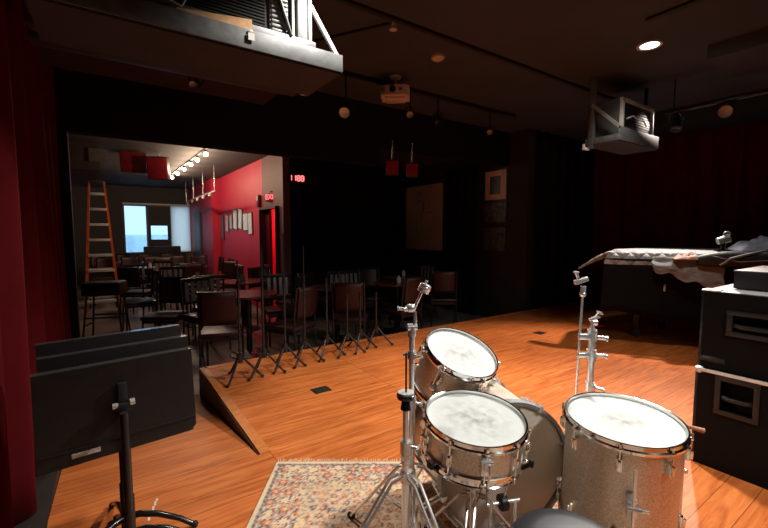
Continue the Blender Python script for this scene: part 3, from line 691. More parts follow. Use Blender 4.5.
def settle(ch):
    """nudge the chairs apart and clear of the tables and walls"""
    P = [Vector((c[0], c[1])) for c in ch]; A_ = [math.radians(c[2]) for c in ch]
    for it in range(80):
        for i, p in enumerate(P):
            bk = Vector((math.sin(A_[i]), -math.cos(A_[i])))*.235
            for tx, ty in TBP:
                for q, lim in ((p+bk, .60), (p, .56)):
                    d = q-Vector((tx, ty))
                    if d.length < lim: p += d.normalized()*(lim-d.length)*.6
            for j, o_ in enumerate(P):
                d = p-o_
                if i != j and d.length < .53: p += d.normalized()*(.53-d.length)*.5; P[j] = o_-d.normalized()*(.53-d.length)*.3
            p.y = max(p.y, 4.26); p.x = max(p.x, -.55)
            if p.y > 6.2: p.x = min(p.x, 2.16 if p.y < 10.7 else 1.98)
            p.y = min(p.y, 13.1); p.x = min(p.x, 5.1)
    return [(p.x, p.y, *c[2:]) for p, c in zip(P, ch)]
CH = settle(CH)
cp = {}
for x, y, a, k, lab in CH:
    if k not in cp: o = chair_proto(k); cp[k] = o
    else: o = copy_tree(cp[k])
    o['label'] = lab; o['group'] = 'maroon panel-back chairs' if k == 'panel' else 'slat-back chairs'
    o.location = (x, y, ZH); o.rotation_euler = (0, 0, math.radians(a))
def table_proto():
    r = thing('round_table', '', 'table', (0, 0, ZH), 0, 'round pedestal tables')
    MB().lathe([(.0005, .752), (.345, .752), (.352, .746), (.352, .732), (.345, .725), (.0005, .722)], n=40, caps=False).build('table_top', DKWOOD, r)
    MB().cyl((0, 0, .03), (0, 0, .72), .034).cyl((0, 0, .69), (0, 0, .722), .09).build('pedestal', BLACKM, r)
    MB().lathe([(.0005, .0), (.23, 0), (.23, .012), (.05, .05), (.0005, .05)], n=32, caps=False).build('base', BLACKM, r)
    return r
TB = [(1.42, 4.98, 'dark red-topped round table just off the stage, behind the second and third microphone stands'),
      (1.72, 6.30, 'round table in front of the red doorway wall'),
      (1.22, 7.05, 'small round table with a pale shining top, centre of the lounge opening'),
      (2.62, 4.95, 'round table below the black partition, behind the sixth microphone stand'),
      (3.58, 4.85, 'round table behind the boom cymbal stand'),
      (4.20, 5.55, 'round table in front of the whiteboard'),
      (.75, 10.0, 'round table in the lounge, left of centre, far from the stage'),
      (1.55, 9.6, 'round table in the lounge beside the framed row on the red wall'),
      (1.10, 11.75, 'round table between the two far rows of maroon chairs')]
tp = None
for x, y, lab in TB:
    if tp is None: o = tp = table_proto()
    else: o = copy_tree(tp)
    o['label'] = lab; o.location = (x, y, ZH)
# candle glasses and menu cards standing on tables
def glass_thing(x, y, lab):
    r = thing('candle_glass', lab, 'candle holder', (x, y, ZH+.752), 0, 'candle glasses on the tables')
    MB().lathe([(.0005, .0), (.028, 0), (.034, .03), (.03, .075), (.027, .075), (.028, .03), (.0005, .012)], n=18, caps=False).build('cup', mat('frosted_glass', (.55, .56, .55), .2), r)
    MB().cyl((0, 0, .012), (0, 0, .10), .012, .010).build('candle', WHITE, r)
glass_thing(3.58, 4.80, 'small candle glass on the table behind the boom cymbal stand')
glass_thing(4.20, 5.50, 'small candle glass on the table in front of the whiteboard')
glass_thing(.78, 9.95, 'small candle glass on the far left lounge table')
glass_thing(1.58, 9.55, 'small candle glass on the lounge table beside the red wall')
glass_thing(1.12, 11.72, 'small candle glass on the table between the far chair rows')
def card_thing(x, y, a, lab):
    r = MB().box((0, -.012, .055), (.08, .004, .11), Rx(-.18)).box((0, .012, .055), (.08, .004, .11), Rx(.18)).box((0, 0, .002), (.08, .05, .004)).build('menu_card', PALE)
    r.location = (x, y, ZH+.752); r.rotation_euler = (0, 0, a); tag(r, lab, 'menu card', 'folded cards on the tables')
card_thing(2.60, 4.92, .5, 'folded pale card standing on the table below the black partition')
card_thing(1.70, 6.25, .4, 'folded pale card standing on the table in front of the red wall')
card_thing(1.20, 7.0, .6, 'folded pale card standing on the small round table in the lounge opening')

def bar_stool(x, y, rz, lab, top, w):
    r = thing('bar_stool', lab, 'stool', (x, y, ZH), rz)
    MB().box((0, 0, top-.09), (w, w*.7, .18), bev=.02).build('seat', mat('black_stool_pad', (.012, .011, .011), .5), r)
    hw, hd = w/2-.05, w*.35-.05
    for sx in (-1, 1):
        for sy in (-1, 1):
            MB().tube([(sx*hw, sy*hd, top-.17), (sx*(hw+.06), sy*(hd+.05), .0)], .013, 8).build('leg', BLACKM, r)
    MB().box((0, -hd-.025, .34), (2*hw+.05, .015, .02)).box((0, hd+.025, .34), (2*hw+.05, .015, .02)).box((-hw-.03, 0, .24), (.015, 2*hd+.05, .02)).box((hw+.03, 0, .24), (.015, 2*hd+.05, .02)).build('footrest', BLACKM, r)
bar_stool(-.02, 6.75, math.radians(-20), 'tall black-topped stool with splayed legs in front of the ladder', .82, .46)
bar_stool(.90, 8.10, math.radians(15), 'black stool in the lounge opening, left of the small round table', .62, .38)
bt = thing('banquette', 'black upholstered bench below the dark window panel at the far end', 'bench', (1.45, 13.75, ZH), 0)
MB().box((0, 0, .24), (1.0, .5, .44), bev=.03).build('seat', mat('black_upholstery', (.012, .011, .012), .6), bt)
MB().box((0, .22, .76), (1.0, .12, .62), bev=.04).build('backrest', mat('black_upholstery', (.012, .011, .012), .6), bt)

# step ladder
ld = thing('step_ladder', 'orange fibreglass step ladder with pale steps standing at the left of the lounge', 'ladder', (-.065, 8.75, ZH), 0)
LT = 2.40
for sx in (-1, 1):
    MB().box((0, 0, LT/2), (.03, .06, LT), Ry(-sx*.065) @ Rx(-.10), M=T(sx*.185, .0, 0)).build('rail', ORANGE, ld)
    MB().box((0, 0, LT/2-.03), (.025, .04, LT-.06), Ry(-sx*.06) @ Rx(.12), M=T(sx*.18, .33, 0)).build('rear_rail', ORANGE, ld)
for i in range(8):
    z = .28+.27*i; w = .50-.130*z
    MB().box((0, -.12+.10*z, z), (w, .085, .045), bev=.004).build('step', WHITE, ld)  # aluminium treads; the light they reflect is put in as white
    if i < 7 and i % 2 == 0: MB().box((0, .475-.12*z, z), (w*.92, .03, .025)).build('rear_brace', ALU, ld)
MB().box((0, .155, LT-.02), (.19, .2, .05), bev=.01).build('top_cap', mat('ladder_cap', (.03, .03, .03), .5), ld)

# window furniture
rb = thing('roller_blind', 'white roller blind drawn down over the right part of the far window', 'blind', (2.0, 14.14, .62), 0)
tr, nt, b = newmat('blind_fabric')
b.inputs['Base Color'].default_value = (.55, .57, .58, 1); b.inputs['Roughness'].default_value = .9
tl = N(nt, 'ShaderNodeBsdfTranslucent'); tl.inputs[0].default_value = (.95, .88, .80, 1); mx = N(nt, 'ShaderNodeMixShader'); mx.inputs[0].default_value = .9
nt.links.new(b.outputs[0], mx.inputs[1]); nt.links.new(tl.outputs[0], mx.inputs[2]); nt.links.new(mx.outputs[0], nt.nodes['Material Output'].inputs[0])
MB().box((0, 0, .72), (.545, .004, 1.42)).build('fabric', tr, rb)
MB().box((0, 0, .012), (.545, .016, .024)).build('bottom_bar', WHITE, rb)
rl = MB().box((0, 0, 0), (1.80, .07, .05), bev=.008).build('blind_rail', WHITE); rl.location = (1.385, 14.15, 2.085)
tag(rl, 'long white headrail running across the top of the far window', 'blind rail')
pdor = thing('door_panel', 'dark blue-grey door panel on the red wall just right of the white blind', 'door', (2.27, 12.9, ZH), 0)
MB().box((0, 0, 1.03), (.035, .95, 2.06)).build('leaf', mat('blue_grey_door', (.05, .06, .075), .5), pdor)
MB().box((-.012, -.18, 1.03), (.025, .36, 2.0)).build('edge_panel', mat('grey_panel', (.10, .115, .13), .5), pdor)
# soffit boxes and the pale vent of the lounge ceiling at left
struct('trim_10', MB().box((-.55, 9.2, 2.40), (1.1, 3.0, .4)), mat('brown_soffit', (.10, .072, .06), .8))
cv = thing('ceiling_vent', 'square pale vent panel on the brown soffit above the ladder', 'vent', (-.02, 7.69, 2.42), 0)
MB().box((0, -.005, 0), (.24, .01, .20)).build('frame', mat('vent_grey', (.22, .20, .19), .6), cv)
mb = MB()
for i in range(7): mb.box((0, -.012, -.08+.027*i), (.21, .008, .010), Rx(.4))
mb.build('louvre', mat('vent_louvre', (.19, .17, .165), .6), cv)

# hanging red speaker cabinets
def hang_speaker(x, y, z, w, h, d, rz, tilt, lab, ztop):
    r = thing('hanging_speaker', lab, 'speaker', (x, y, z), rz, 'red speaker cabinets hung in pairs')
    M = Rx(tilt)
    MB().box((0, 0, 0), (w, d, h), bev=.012, M=M).build('cabinet', BLACKM, r)
    MB().box((0, -d/2-.004, 0), (w*.94, .012, h*.94), bev=.004, M=M).build('grille', REDPLAS, r)
    MB().box((0, d*.2, h/2+.01), (w*.5, .04, .012)).cyl((0, d*.2, h/2+.005), (0, d*.2, ztop-z), .012).build('bracket', DCHROME, r)
hang_speaker(.486, 8.314, 2.47, .40, .38, .18, -.15, .25, 'left of two red-faced speakers hung above the far window', ZB)
hang_speaker(.83, 8.05, 2.35, .32, .38, .18, -.35, .2, 'right of two red-faced speakers hung above the far window', ZB)
hang_speaker(3.076, 4.27, 2.062, .165, .185, .10, -.62, 0, 'left of two small red-faced speakers hung over the black partition', 2.42)
hang_speaker(3.395, 4.27, 2.062, .15, .175, .10, -.62, 0, 'right of two small red-faced speakers hung beside the whiteboard', 2.42)

# track of warm bulbs on the lounge ceiling
BULB = emit('warm_bulb', (1, .80, .52), 26.)
trk = thing('ceiling_track', 'black ceiling track carrying six glowing warm bulbs in the lounge', 'lamp track', (1.39, 8.85, ZB), math.radians(1))
MB().box((0, 0, -.012), (.045, 4.2, .024)).build('rail', BLACKM, trk)
for y in (7.15, 7.8, 8.4, 9.1, 9.85, 10.6):
    l = thing('track_bulb', '', 'lamp', (1.39-.0175*(y-8.85), y, ZB-.024), 0, 'glowing bulbs on the lounge track')
    MB().cyl((0, 0, 0), (0, 0, -.035), .018).build('socket', BLACKM, l)
    MB().sphere((0, 0, -.068), .034, (1, 1, 1)).build('globe', BULB, l)
    p = bpy.data.lights.new('bulb_light', 'POINT'); p.energy = 17; p.color = (1, .72, .50); p.shadow_soft_size = .045
    po = bpy.data.objects.new('bulb_light', p); COL.objects.link(po); po.location = (1.39, y, ZB-.20)
    l['label'] = {7.15: 'nearest and largest of the six glowing bulbs on the lounge track', 7.8: 'second nearest of the six glowing bulbs on the track', 8.4: 'third nearest of the six glowing bulbs on the track',
                  9.1: 'fourth nearest of the six glowing bulbs on the track', 9.85: 'second farthest of the six glowing bulbs on the track', 10.6: 'farthest and smallest of the six glowing bulbs on the track'}[y]
# suspended silver bar with small spotlights
sb_ = thing('hanging_light_bar', 'silver bar hung on thin rods along the red wall, carrying small unlit lamps', 'lamp track', (1.9, 10.6, 2.08), 0)
MB().box((0, 0, 0), (.03, 3.6, .03)).build('bar', STEELW, sb_)
for y in (-1.75, -.6, .6, 1.7): MB().cyl((0, y, .01), (0, y, ZB-2.08), .005).build('hanger_rod', DCHROME, sb_)
for y in (-1.4, -.7, 0, .7, 1.4): MB().cyl((-.0, y, -.015), (-.03, y-.02, -.09), .026, .034).build('lamp_head', DCHROME, sb_)

# pictures on the red wall
PB_ = mat('pale_blue_print', (.80, .86, 1.0), .4, 0., .2, 9); PG_ = mat('grey_print', (.50, .46, .45), .4, 0., .4, 11)
pics = [(10.62, 1.36, .22, .80, .0, PHOTOG, 'long dark narrow frame at the far left end of the row on the red wall'), (10.15, 1.45, .24, .50, .08, PG_, 'small grey print, second from the far end of the row'),
        (9.80, 1.48, .22, .42, -.1, PG_, 'small grey print, third from the far end of the row'), (9.42, 1.53, .28, .56, .12, PB_, 'tilted pale blue print, fourth from the far end of the row'),
        (9.02, 1.53, .26, .56, .14, PB_, 'tilted pale blue print in the middle of the row, leaning left'), (8.62, 1.46, .32, .46, 0, PB_, 'wide pale blue print, second from the doorway end of the row'),
        (8.30, 1.42, .24, .56, -.05, PB_, 'pale blue print nearest the doorway, in a dark-edged frame')]
for y, z, w, h, a, m, lab in pics:
    r = thing('wall_picture', lab, 'picture', (2.46, y, z), 0, 'row of small pictures on the red wall')
    h *= .74
    MB().box((-.012, 0, 0), (.022, w+.03, h+.03), Rx(a)).build('frame', mat('thin_frame', (.05, .03, .03), .4), r)
    MB().box((-.0245, 0, 0), (.004, w, h), Rx(a)).build('print', m, r)
# illuminated red exit sign beside the doorway
ex = thing('exit_sign', 'glowing red exit sign projecting above the doorway in the red wall', 'sign', (2.455, 7.03, 1.86), math.radians(-62))
MB().box((0, 0, 0), (.27, .035, .16), bev=.006).build('housing', mat('sign_housing', (.20, .02, .025), .4), ex)
def text(s, size, m, parent, M, name='lettering', ext=.002):
    c = bpy.data.curves.new(name, 'FONT'); c.body = s; c.size = size; c.align_x = 'CENTER'; c.align_y = 'CENTER'; c.extrude = ext
    c.materials.append(m); tmp = bpy.data.objects.new('tmp', c); COL.objects.link(tmp)
    bpy.context.view_layer.update()
    me = bpy.data.meshes.new_from_object(tmp.evaluated_get(bpy.context.evaluated_depsgraph_get()))
    bpy.data.objects.remove(tmp); t = bpy.data.objects.new(name, me); COL.objects.link(t); t.parent = parent; t.matrix_local = M; return t
text('EXIT', .125, emit('exit_red', (1, .10, .14), 3.2), ex, T(0, -.020, .0) @ Rx(PI/2))
MB().box((0, .0, .09), (.05, .03, .03)).build('bracket', BLACKM, ex)
ds = thing('door_switch', 'small dark red fire alarm box left of the glowing exit sign', 'alarm', (2.46, 7.68, 1.83), 0)
MB().box((-.03, 0, 0), (.06, .12, .22), bev=.01).build('body', mat('dark_red_box', (.14, .01, .012), .4), ds)
MB().box((-.062, .0, .04), (.006, .08, .06)).build('lens', CREAM, ds)
# red digital clock on the partition
ck = thing('digital_clock', 'small red glowing digital clock high on the black partition', 'clock', (2.69, 6.5, 2.145), 0)
MB().box((0, -.02, 0), (.31, .04, .13), bev=.005).build('housing', BLACKM, ck)
def seg(ch, x0, mb, w=.046, h=.085):
    S = {'1': 'bc', '8': 'abcdefg', '4': 'bcfg', '0': 'abcdef', '2': 'abdeg'}[ch]
    P = {'a': (0, h/2, 1), 'g': (0, 0, 1), 'd': (0, -h/2, 1), 'f': (-w/2, h/4, 0), 'b': (w/2, h/4, 0), 'e': (-w/2, -h/4, 0), 'c': (w/2, -h/4, 0)}
    for k in S:
        x, z, hz = P[k]; mb.box((x0+x, -.0415, z), (w*.8 if hz else .011, .003, .011 if hz else h*.42))
mb = MB()
for chh, x0 in zip('1188', (-.115, -.045, .03, .10)): seg(chh, x0, mb)
mb.box((-.012, -.0415, .02), (.010, .003, .010)).box((-.012, -.0415, -.02), (.010, .003, .010))
mb.build('digits', emit('clock_red', (1, .12, .13), 4.5), ck)

# whiteboard and pictures on the right wall of the house
wb = thing('whiteboard', 'large pale whiteboard hung on the dark side wall beyond the stage', 'whiteboard', (5.5, 6.49, 1.545), 0)
MB().box((-.015, 0, 0), (.02, 1.18, 1.34)).build('panel', WBOARD, wb)
MB().box((-.022, 0, .675), (.036, 1.21, .025)).box((-.022, 0, -.675), (.036, 1.21, .025)).box((-.022, .60, 0), (.036, .02, 1.35)).box((-.022, -.60, 0), (.036, .02, 1.35)).build('frame', mat('board_frame', (.10, .09, .085), .4, .5), wb)
MB().box((-.0265, .12, .34), (.003, .22, .012)).box((-.0265, .0, .22), (.003, .03, .20)).box((-.0265, .05, -.10), (.003, .016, .55)).box((-.0265, -.2, .1), (.003, .15, .012)).box((-.0265, .1, .52), (.003, .06, .03)).build('marker_traces', mat('marker_grey', (.30, .26, .23), .5), wb)
pf = thing('framed_picture', 'framed picture with wide pinkish mount on the dark wall right of the whiteboard', 'picture', (5.5, 4.63, 2.035), 0)
MB().box((-.012, 0, 0), (.022, .50, .54)).build('frame', BLACKM, pf)
MB().box((-.0245, 0, 0), (.004, .44, .48)).build('mount', MATP, pf)
MB().box((-.028, 0, 0), (.004, .22, .30)).build('print', PHOTO, pf)
for z, h, lab in ((1.58, .36, 'dark poster with small pale shapes, directly below the framed picture'), (1.13, .42, 'lower dark grey poster, bottom of the column below the framed picture')):
    r = thing('wall_poster', lab, 'poster', (5.5, 4.64, z), 0, 'dark posters in a column')
    MB().box((-.008, 0, 0), (.014, .50, h)).build('backing', BLACKM, r)
    MB().box((-.017, 0, 0), (.004, .46, h-.04)).build('print', PHOTOG, r)

# ---------------------------------------------------------------- stage right: covered grand piano, cases
pn = thing('grand_piano', 'grand piano under a black cover with grey quilted edge, right of the stage', 'piano', (4.70, 2.34, 0), math.atan2(-.88, .57))
# plan outline in the piano's own frame: x along the near side, y away from the viewer
outl = [(0.0, 0.0), (.25, -.015), (.8, .02), (1.3, .0), (1.85, -.02), (1.92, .0), (1.92, 1.15), (1.4, 1.20), (.9, 1.16), (.42, .9), (.08, .5)]
def off(poly, d):
    n = len(poly); res = []
    for i in range(n):
        a, b_, c = Vector(poly[i-1]), Vector(poly[i]), Vector(poly[(i+1) % n])
        n1 = Vector(((b_-a).y, -(b_-a).x)).normalized(); n2 = Vector(((c-b_).y, -(c-b_).x)).normalized()
        q = (n1+n2).normalized(); res.append(tuple(b_+q*d/max(.5, q.dot(n1))))
    return res
def dens(poly, st=.06):
    r = []
    for i in range(len(poly)):
        a, b_ = Vector(poly[i]), Vector(poly[(i+1) % len(poly)]); n = max(1, int((b_-a).length/st))
        r += [tuple(a.lerp(b_, k/n)) for k in range(n)]
    return r
def ring_skin(rings):
    mb = MB(); k = len(rings[0]); vs = [p for r in rings for p in r]; fs = []
    for i in range(len(rings)-1):
        for q in range(k): fs.append((i*k+q, i*k+(q+1) % k, (i+1)*k+(q+1) % k, (i+1)*k+q))
    return mb, vs, fs
dp = dens(outl)
o1 = off(dp, -.09); o0 = off(dp, .02)
mb, vs, fs = ring_skin([[(x, y, 1.045) for x, y in o1], [(x, y, 1.04) for x, y in off(dp, -.045)], [(x, y, 1.012) for x, y in off(dp, -.005)], [(x, y, .95) for x, y in off(dp, .024)], [(x, y, .893) for x, y in off(dp, .030)], [(x, y, .885) for x, y in off(dp, .026)]])
fs.append(list(range(len(dp)))[::-1]); mb.add(vs, fs)
qz = mb.build('quilted_top', QUILT, pn)
def sk(z, d, wob):
    pts = []
    for i, (x, y) in enumerate(off(dp, d)):
        w = wob*math.sin(x*9+y*7)*.6+wob*math.sin(x*21+y*13)*.4
        pts.append((x+w*.4, y+w*.4, z+(-.10*x*(1 if z < .5 else 0))+w*(.6 if z < .5 else 0)))
    return pts
mb, vs, fs = ring_skin([sk(.955, .022, .0), sk(.80, .030, .012), sk(.60, .036, .022), sk(.44, .040, .03), sk(.36, .042, .035)])
mb.add(vs, fs); mb.build('cover_skirt', COVERB, pn, True, .006)
MB().prism(off(outl, -.06), .62, .94).build('case', BLACKG, pn)
for x, y in ((.38, .35), (1.7, .25), (1.65, .95), (.75, .90)):
    lg = MB().lathe([(.035, .09), (.04, .2), (.06, .5), (.065, .62)], T(x, y, 0), 16).build('leg', BLACKG, pn)
    MB().cyl((x, y-.012, .045), (x, y+.012, .045), .045).box((x, y, .085), (.05, .05, .03)).build('caster', BLACKG, lg)
# drooping corner flap of the cover at the tail
fl = MB().grid(lambda u, v: (.03-.32*u, .0+.08*v-.02*u, 1.03-.20*u**1.3-.07*v*(1-.8*u)), 10, 6).build('cover_flap', QUILT, pn, True, .02)
# clasp on the cover
MB().box((.55, -.05, .66), (.02, .01, .05), bev=.003).sphere((.55, -.055, .62), .012).build('buckle', DCHROME, pn)

def case(name, label, x0, y1, z0, sx, sy, sz, handle, edge_top, amber=False):
    """black case: its long visible side faces -X; far corner at (x0, y1)"""
    r = thing(name, label, 'equipment case', (x0+sx/2, y1-sy/2, z0), 0)
    fx = -sx/2
    hy, hz, hw, hh_ = handle
    # body with a true recess where the handle sits
    mb = MB(); y0_, y1_ = -sy/2, sy/2; a, b_ = hy-hw/2, hy+hw/2; c, d = hz-hh_/2, hz+hh_/2; dp_ = .06
    mb.add([(fx, y0_, 0), (fx, y1_, 0), (fx, y1_, sz), (fx, y0_, sz), (fx, a, c), (fx, b_, c), (fx, b_, d), (fx, a, d), (fx+dp_, a, c), (fx+dp_, b_, c), (fx+dp_, b_, d), (fx+dp_, a, d), (-fx, y0_, 0), (-fx, y1_, 0), (-fx, y1_, sz), (-fx, y0_, sz)],
           [(0, 1, 5, 4), (1, 2, 6, 5), (2, 3, 7, 6), (3, 0, 4, 7), (4, 5, 9, 8), (5, 6, 10, 9), (6, 7, 11, 10), (7, 4, 8, 11), (8, 9, 10, 11), (12, 15, 14, 13), (0, 12, 13, 1), (3, 2, 14, 15), (1, 13, 14, 2), (0, 3, 15, 12)])
    mb.build('body', CASEB, r, False)
    hd = MB().box((fx-.004, hy, d+.012), (.010, hw+.05, .024), bev=.003).box((fx-.004, hy, c-.012), (.010, hw+.05, .024), bev=.003).box((fx-.004, a-.012, hz), (.010, .024, hh_), bev=.003).box((fx-.004, b_+.012, hz), (.010, .024, hh_), bev=.003).build('handle_plate', mat('recess_plate', (.010, .010, .010), .45), r)
    MB().tube([(fx+.012, a+.005, hz-.012), (fx+.004, a+.03, hz-.016), (fx+.004, b_-.03, hz-.016), (fx+.012, b_-.005, hz-.012)], .012, 10).build('grip', BLACKM, hd)
    e = .012
    if edge_top == 'alu':
        MB().box((fx+.004, 0, sz-.009), (.022, sy, .018), bev=.003).box((0, sy/2-.004, sz-.009), (sx, .022, .018), bev=.003).build('edge_strip', ALU, r)
        MB().sphere((fx+.012, sy/2-.012, sz-.014), .021, (1, 1, 1)).build('ball_corner', ALU, r)
        MB().sphere((-fx-.012, sy/2-.012, sz-.014), .021, (1, 1, 1)).build('ball_corner', ALU, r)
    else:
        MB().box((0, 0, sz+.003), (sx-.004, sy-.004, .006), bev=.002).build('top_panel', CASEG, r)
        MB().box((fx+.002, sy/2-.06, .05), (.012, .11, .03), bev=.003).build('latch', BLACKG, r)
        MB().box((fx+.03, sy/2-.035, sz+.008), (.075, .075, .008), bev=.004).build('corner_cap', ALU, r)
    MB().box((fx+.004, sy/2-.004, sz/2), (.014, .014, sz-.01), bev=.004).build('corner_edge', BLACKG, r)
    return r
case('equipment_case', 'large black equipment case with aluminium edge, lower of the stack on the right', 2.60, .80, 0, .75, 1.5, .527, (.565-.80+.75+.06, .405, .13, .155), 'alu')
case('equipment_case', 'black equipment case with grey top, upper of the stack on the right', 2.62, .80, .530, .70, 1.5, .405, (.56-.80+.75+.01, .255, .19, .085), 'top')
am = thing('rack_unit', 'flat black amplifier box on top of the black equipment cases', 'amplifier', (3.06, .30, .942), 0)
MB().box((0, 0, .05), (.52, .84, .092), bev=.004).build('chassis', BLACKM, am)
MB().box((0, 0, .0985), (.525, .845, .007), bev=.002).build('lid', CASEG, am)
for sx in (-1, 1):
    for sy in (-1, 1): MB().cyl((sx*.22, sy*.36, 0), (sx*.22, sy*.36, .006), .02).build('foot', RUBBER, am)

def cloth_heap(name, label, cat, m, c, sx, sy, h, rz, seed, edge=0.):
    def f(u, v):
        x, y = (u-.5)*2, (v-.5)*2; r = max(abs(x), abs(y))
        k = max(0, 1-r**2.2)
        z = h*k*(.65+.5*noise.noise(Vector((x*1.6+seed, y*1.6, seed)))) + h*.35*k*abs(noise.noise(Vector((x*4+seed, y*3, 2))))
        rx = 1+.18*noise.noise(Vector((math.atan2(y, x)*1.3, seed, 0)))
        return (x*sx/2*rx, y*sy/2*rx, max(.004, z+.006))
    o = MB().grid(f, 36, 28).build(name, m, None, True, .007); o.location = c; o.rotation_euler = (0, 0, rz)
    return tag(o, label, cat)
PROT = math.atan2(-.88, .57)
def pl(x, y, z): return (4.70+.5436*x+.8393*y, 2.34-.8393*x+.5436*y, z)
def blanket():
    def f(u, v):
        x = .42+.62*u; fold = noise.noise(Vector((x*7, v*3, 1.7))); f2 = noise.noise(Vector((x*15, v*6, 4.2)))
        drop = .08+.22*u+.025*math.sin(u*17)
        if v < .35: y = -.035-.03*(v/.35); z = .975-.045*v/.35+.02*fold+.010*f2
        else:
            w = (v-.35)/.65; y = -.065-.045*math.sin(min(1, w*2.2)*PI/2)-.02*w*abs(f2)-.03*fold*w; z = .930-drop*w+.02*fold*(1-w)
        return (x+.02*f2, y, z)
    o = MB().grid(f, 40, 30).build('moving_blanket', CLOTHG, None, True, .010); o.location = pl(0, 0, 0); o.rotation_euler = (0, 0, PROT)
    tag(o, 'crumpled grey blanket hanging over the near edge of the covered piano', 'blanket')
blanket()
cloth_heap('folded_cloth', 'pale blue-grey cloth heaped on the piano at the right edge of the photo', 'cloth', CLOTHB, pl(1.46, .30, 1.045), .50, .36, .15, -.9, 4.2)
cloth_heap('crumpled_wrap', 'small pinkish crumpled wrap on the piano edge beside the grey blanket', 'cloth', CLOTHP, pl(.74, -.06, .955), .26, .14, .07, -.8, 6.1)
bag = thing('gig_bag', 'long black padded bag hung over the piano edge behind the cases', 'bag', pl(1.28, -.115, .955), PROT)
MB().grid(lambda u, v: ((u-.5)*.95, .065*math.cos(2*PI*v)*(1-.5*(2*u-1)**4), .085*math.sin(2*PI*v)*(1-.45*(2*u-1)**4)+.02*math.sin(u*5)), 24, 18).build('body', mat('black_nylon', (.02, .02, .022), .5, 0., .2, 20, .3, 60), bag)
MB().tube([(-.30, -.06, -.04), (-.22, -.075, .03), (-.05, -.05, .085), (.12, .06, .115), (.25, .25, .105)], .012, 8).build('strap', mat('grey_webbing', (.24, .24, .24), .7), bag)
MB().tube([(-.36, -.05, .05), (-.15, -.072, .0), (.10, -.072, .02), (.36, -.055, .055)], .006, 8).build('zip', mat('grey_webbing', (.24, .24, .24), .7), bag)
cl = thing('clamp_lamp', 'small silver clip lamp standing on the piano among the cloths', 'lamp', pl(1.08, .10, 1.045), -.9)
MB().box((0, 0, .01), (.12, .09, .02), bev=.006).cyl((0, 0, .02), (0, 0, .12), .022).build('base', BLACKG, cl)
MB().cyl((-.05, 0, .105), (.05, .0, .14), .038, .045).build('shade', STEELW, cl)
MB().tube([(.03+.028*math.cos(a), 0, .185+.02*math.sin(a)) for a in [2*PI*i/16 for i in range(16)]], .009, 8, closed=True).cyl((.02, 0, .13), (.03, 0, .168), .008).build('ring_handle', STEELW, cl)

# ---------------------------------------------------------------- overhead: air conditioners on hung frames
ac = thing('air_conditioner', 'window air conditioner in a hung steel cradle at the upper left', 'air conditioner', (.465, 2.36, 2.143), 0)
def A(mb, nm, m, par=None, sm=True): return mb.build(nm, m, par or ac, sm)
x0, x1 = -.68, .68          # local: cradle ends; local y -.29 front
A(MB().box((0, -.288, .046), (1.36, .012, .092), bev=.002).box((0, -.262, .006), (1.36, .05, .008)), 'front_angle', STEEL)
A(MB().box((0, -.07, -.005), (1.34, .43, .014)), 'base_board', PLYB)
A(MB().box((-.05, .205, .014), (1.32, .10, .03), bev=.004), 'rear_rail', mat('dark_grey_rail', (.045, .042, .045), .5, .3))
A(MB().box((.672, -.045, .03), (.014, .48, .06), bev=.002), 'end_angle', STEELW)
A(MB().box((.655, .21, .035), (.03, .02, .055)), 'white_clip', WHITE)
# condenser: black fins, silver corrugated corner, sheet-metal post
A(MB().box((-.13, -.02, .335), (1.16, .42, .44), bev=.006), 'housing', STEEL)
mb = MB()
for i in range(28): mb.box((-.19, -.238, .135+.0155*i), (.90, .018, .008))
A(mb, 'coil_fins', FIN)
A(MB().box((-.19, -.2315, .335), (.92, .008, .45)), 'coil_backing', mat('coil_black', (.006, .006, .006), .7))
mb = MB()
for i in range(20): mb.box((.335, -.246, .125+.0225*i), (.085, .014, .012), bev=.003)
mb.box((.335, -.236, .335), (.10, .012, .46))
A(mb, 'corrugated_guard', STEELW)
A(MB().box((.405, -.25, .335), (.012, .02, .48)).box((.455, -.24, .335), (.055, .05, .50), bev=.004).box((.505, -.22, .335), (.022, .06, .50), bev=.003), 'corner_post', STEELW)
A(MB().box((-.05, -.252, .108), (1.16, .03, .05), bev=.004), 'bottom_rail', STEEL)
A(MB().tube([(.39, -.262, .13), (.30, -.262, .38), (.26, -.262, .60)], .012, 8), 'hose', BLACKM)
A(MB().box((.60, -.235, .21), (.022, .02, .30), Ry(-.62), bev=.003), 'diagonal_brace', WHITE)
for x in (-.66, .56): A(MB().box((x, .22, .36), (.03, .03, .70)), 'hanger', STEEL)
A(MB().box((.17, -.301, .056), (.030, .003, .034)).box((.17, -.3, .085), (.016, .003, .012)), 'sticker', WHITE)
wp = MB().add([(-.16, 0, .0), (.175, 0, .0), (.175, 0, .052), (-.16, 0, .010), (-.16, .05, .0), (.16, .05, .0), (.16, .05, .052), (-.16, .05, .010)], [(0, 1, 2, 3), (4, 7, 6, 5), (0, 4, 5, 1), (1, 5, 6, 2), (2, 6, 7, 3), (3, 7, 4, 0)]).build('wood_offcut', PLY, None, False)
wp.location = (.47, 2.075, 2.2365); tag(wp, 'tapered raw plywood offcut wedged on the lip of the steel cradle', 'wood offcut')
cb = MB().tube([(.15, 2.03, 2.62), (.22, 2.02, 2.42), (.30, 2.03, 2.29), (.36, 2.03, 2.27), (.39, 2.03, 2.33), (.38, 2.03, 2.45), (.30, 2.05, 2.72), (.29, 2.06, 2.85)], .0045, 8).tube([(.15, 2.03, 2.62), (.14, 2.05, 2.85)], .0045, 8).build('hanging_cable', mat('grey_cable', (.22, .22, .22), .35))
cb.location = (-.04, -.03, -.05)
tag(cb, 'loop of thin black cable hanging in front of the upper left air conditioner', 'cable')

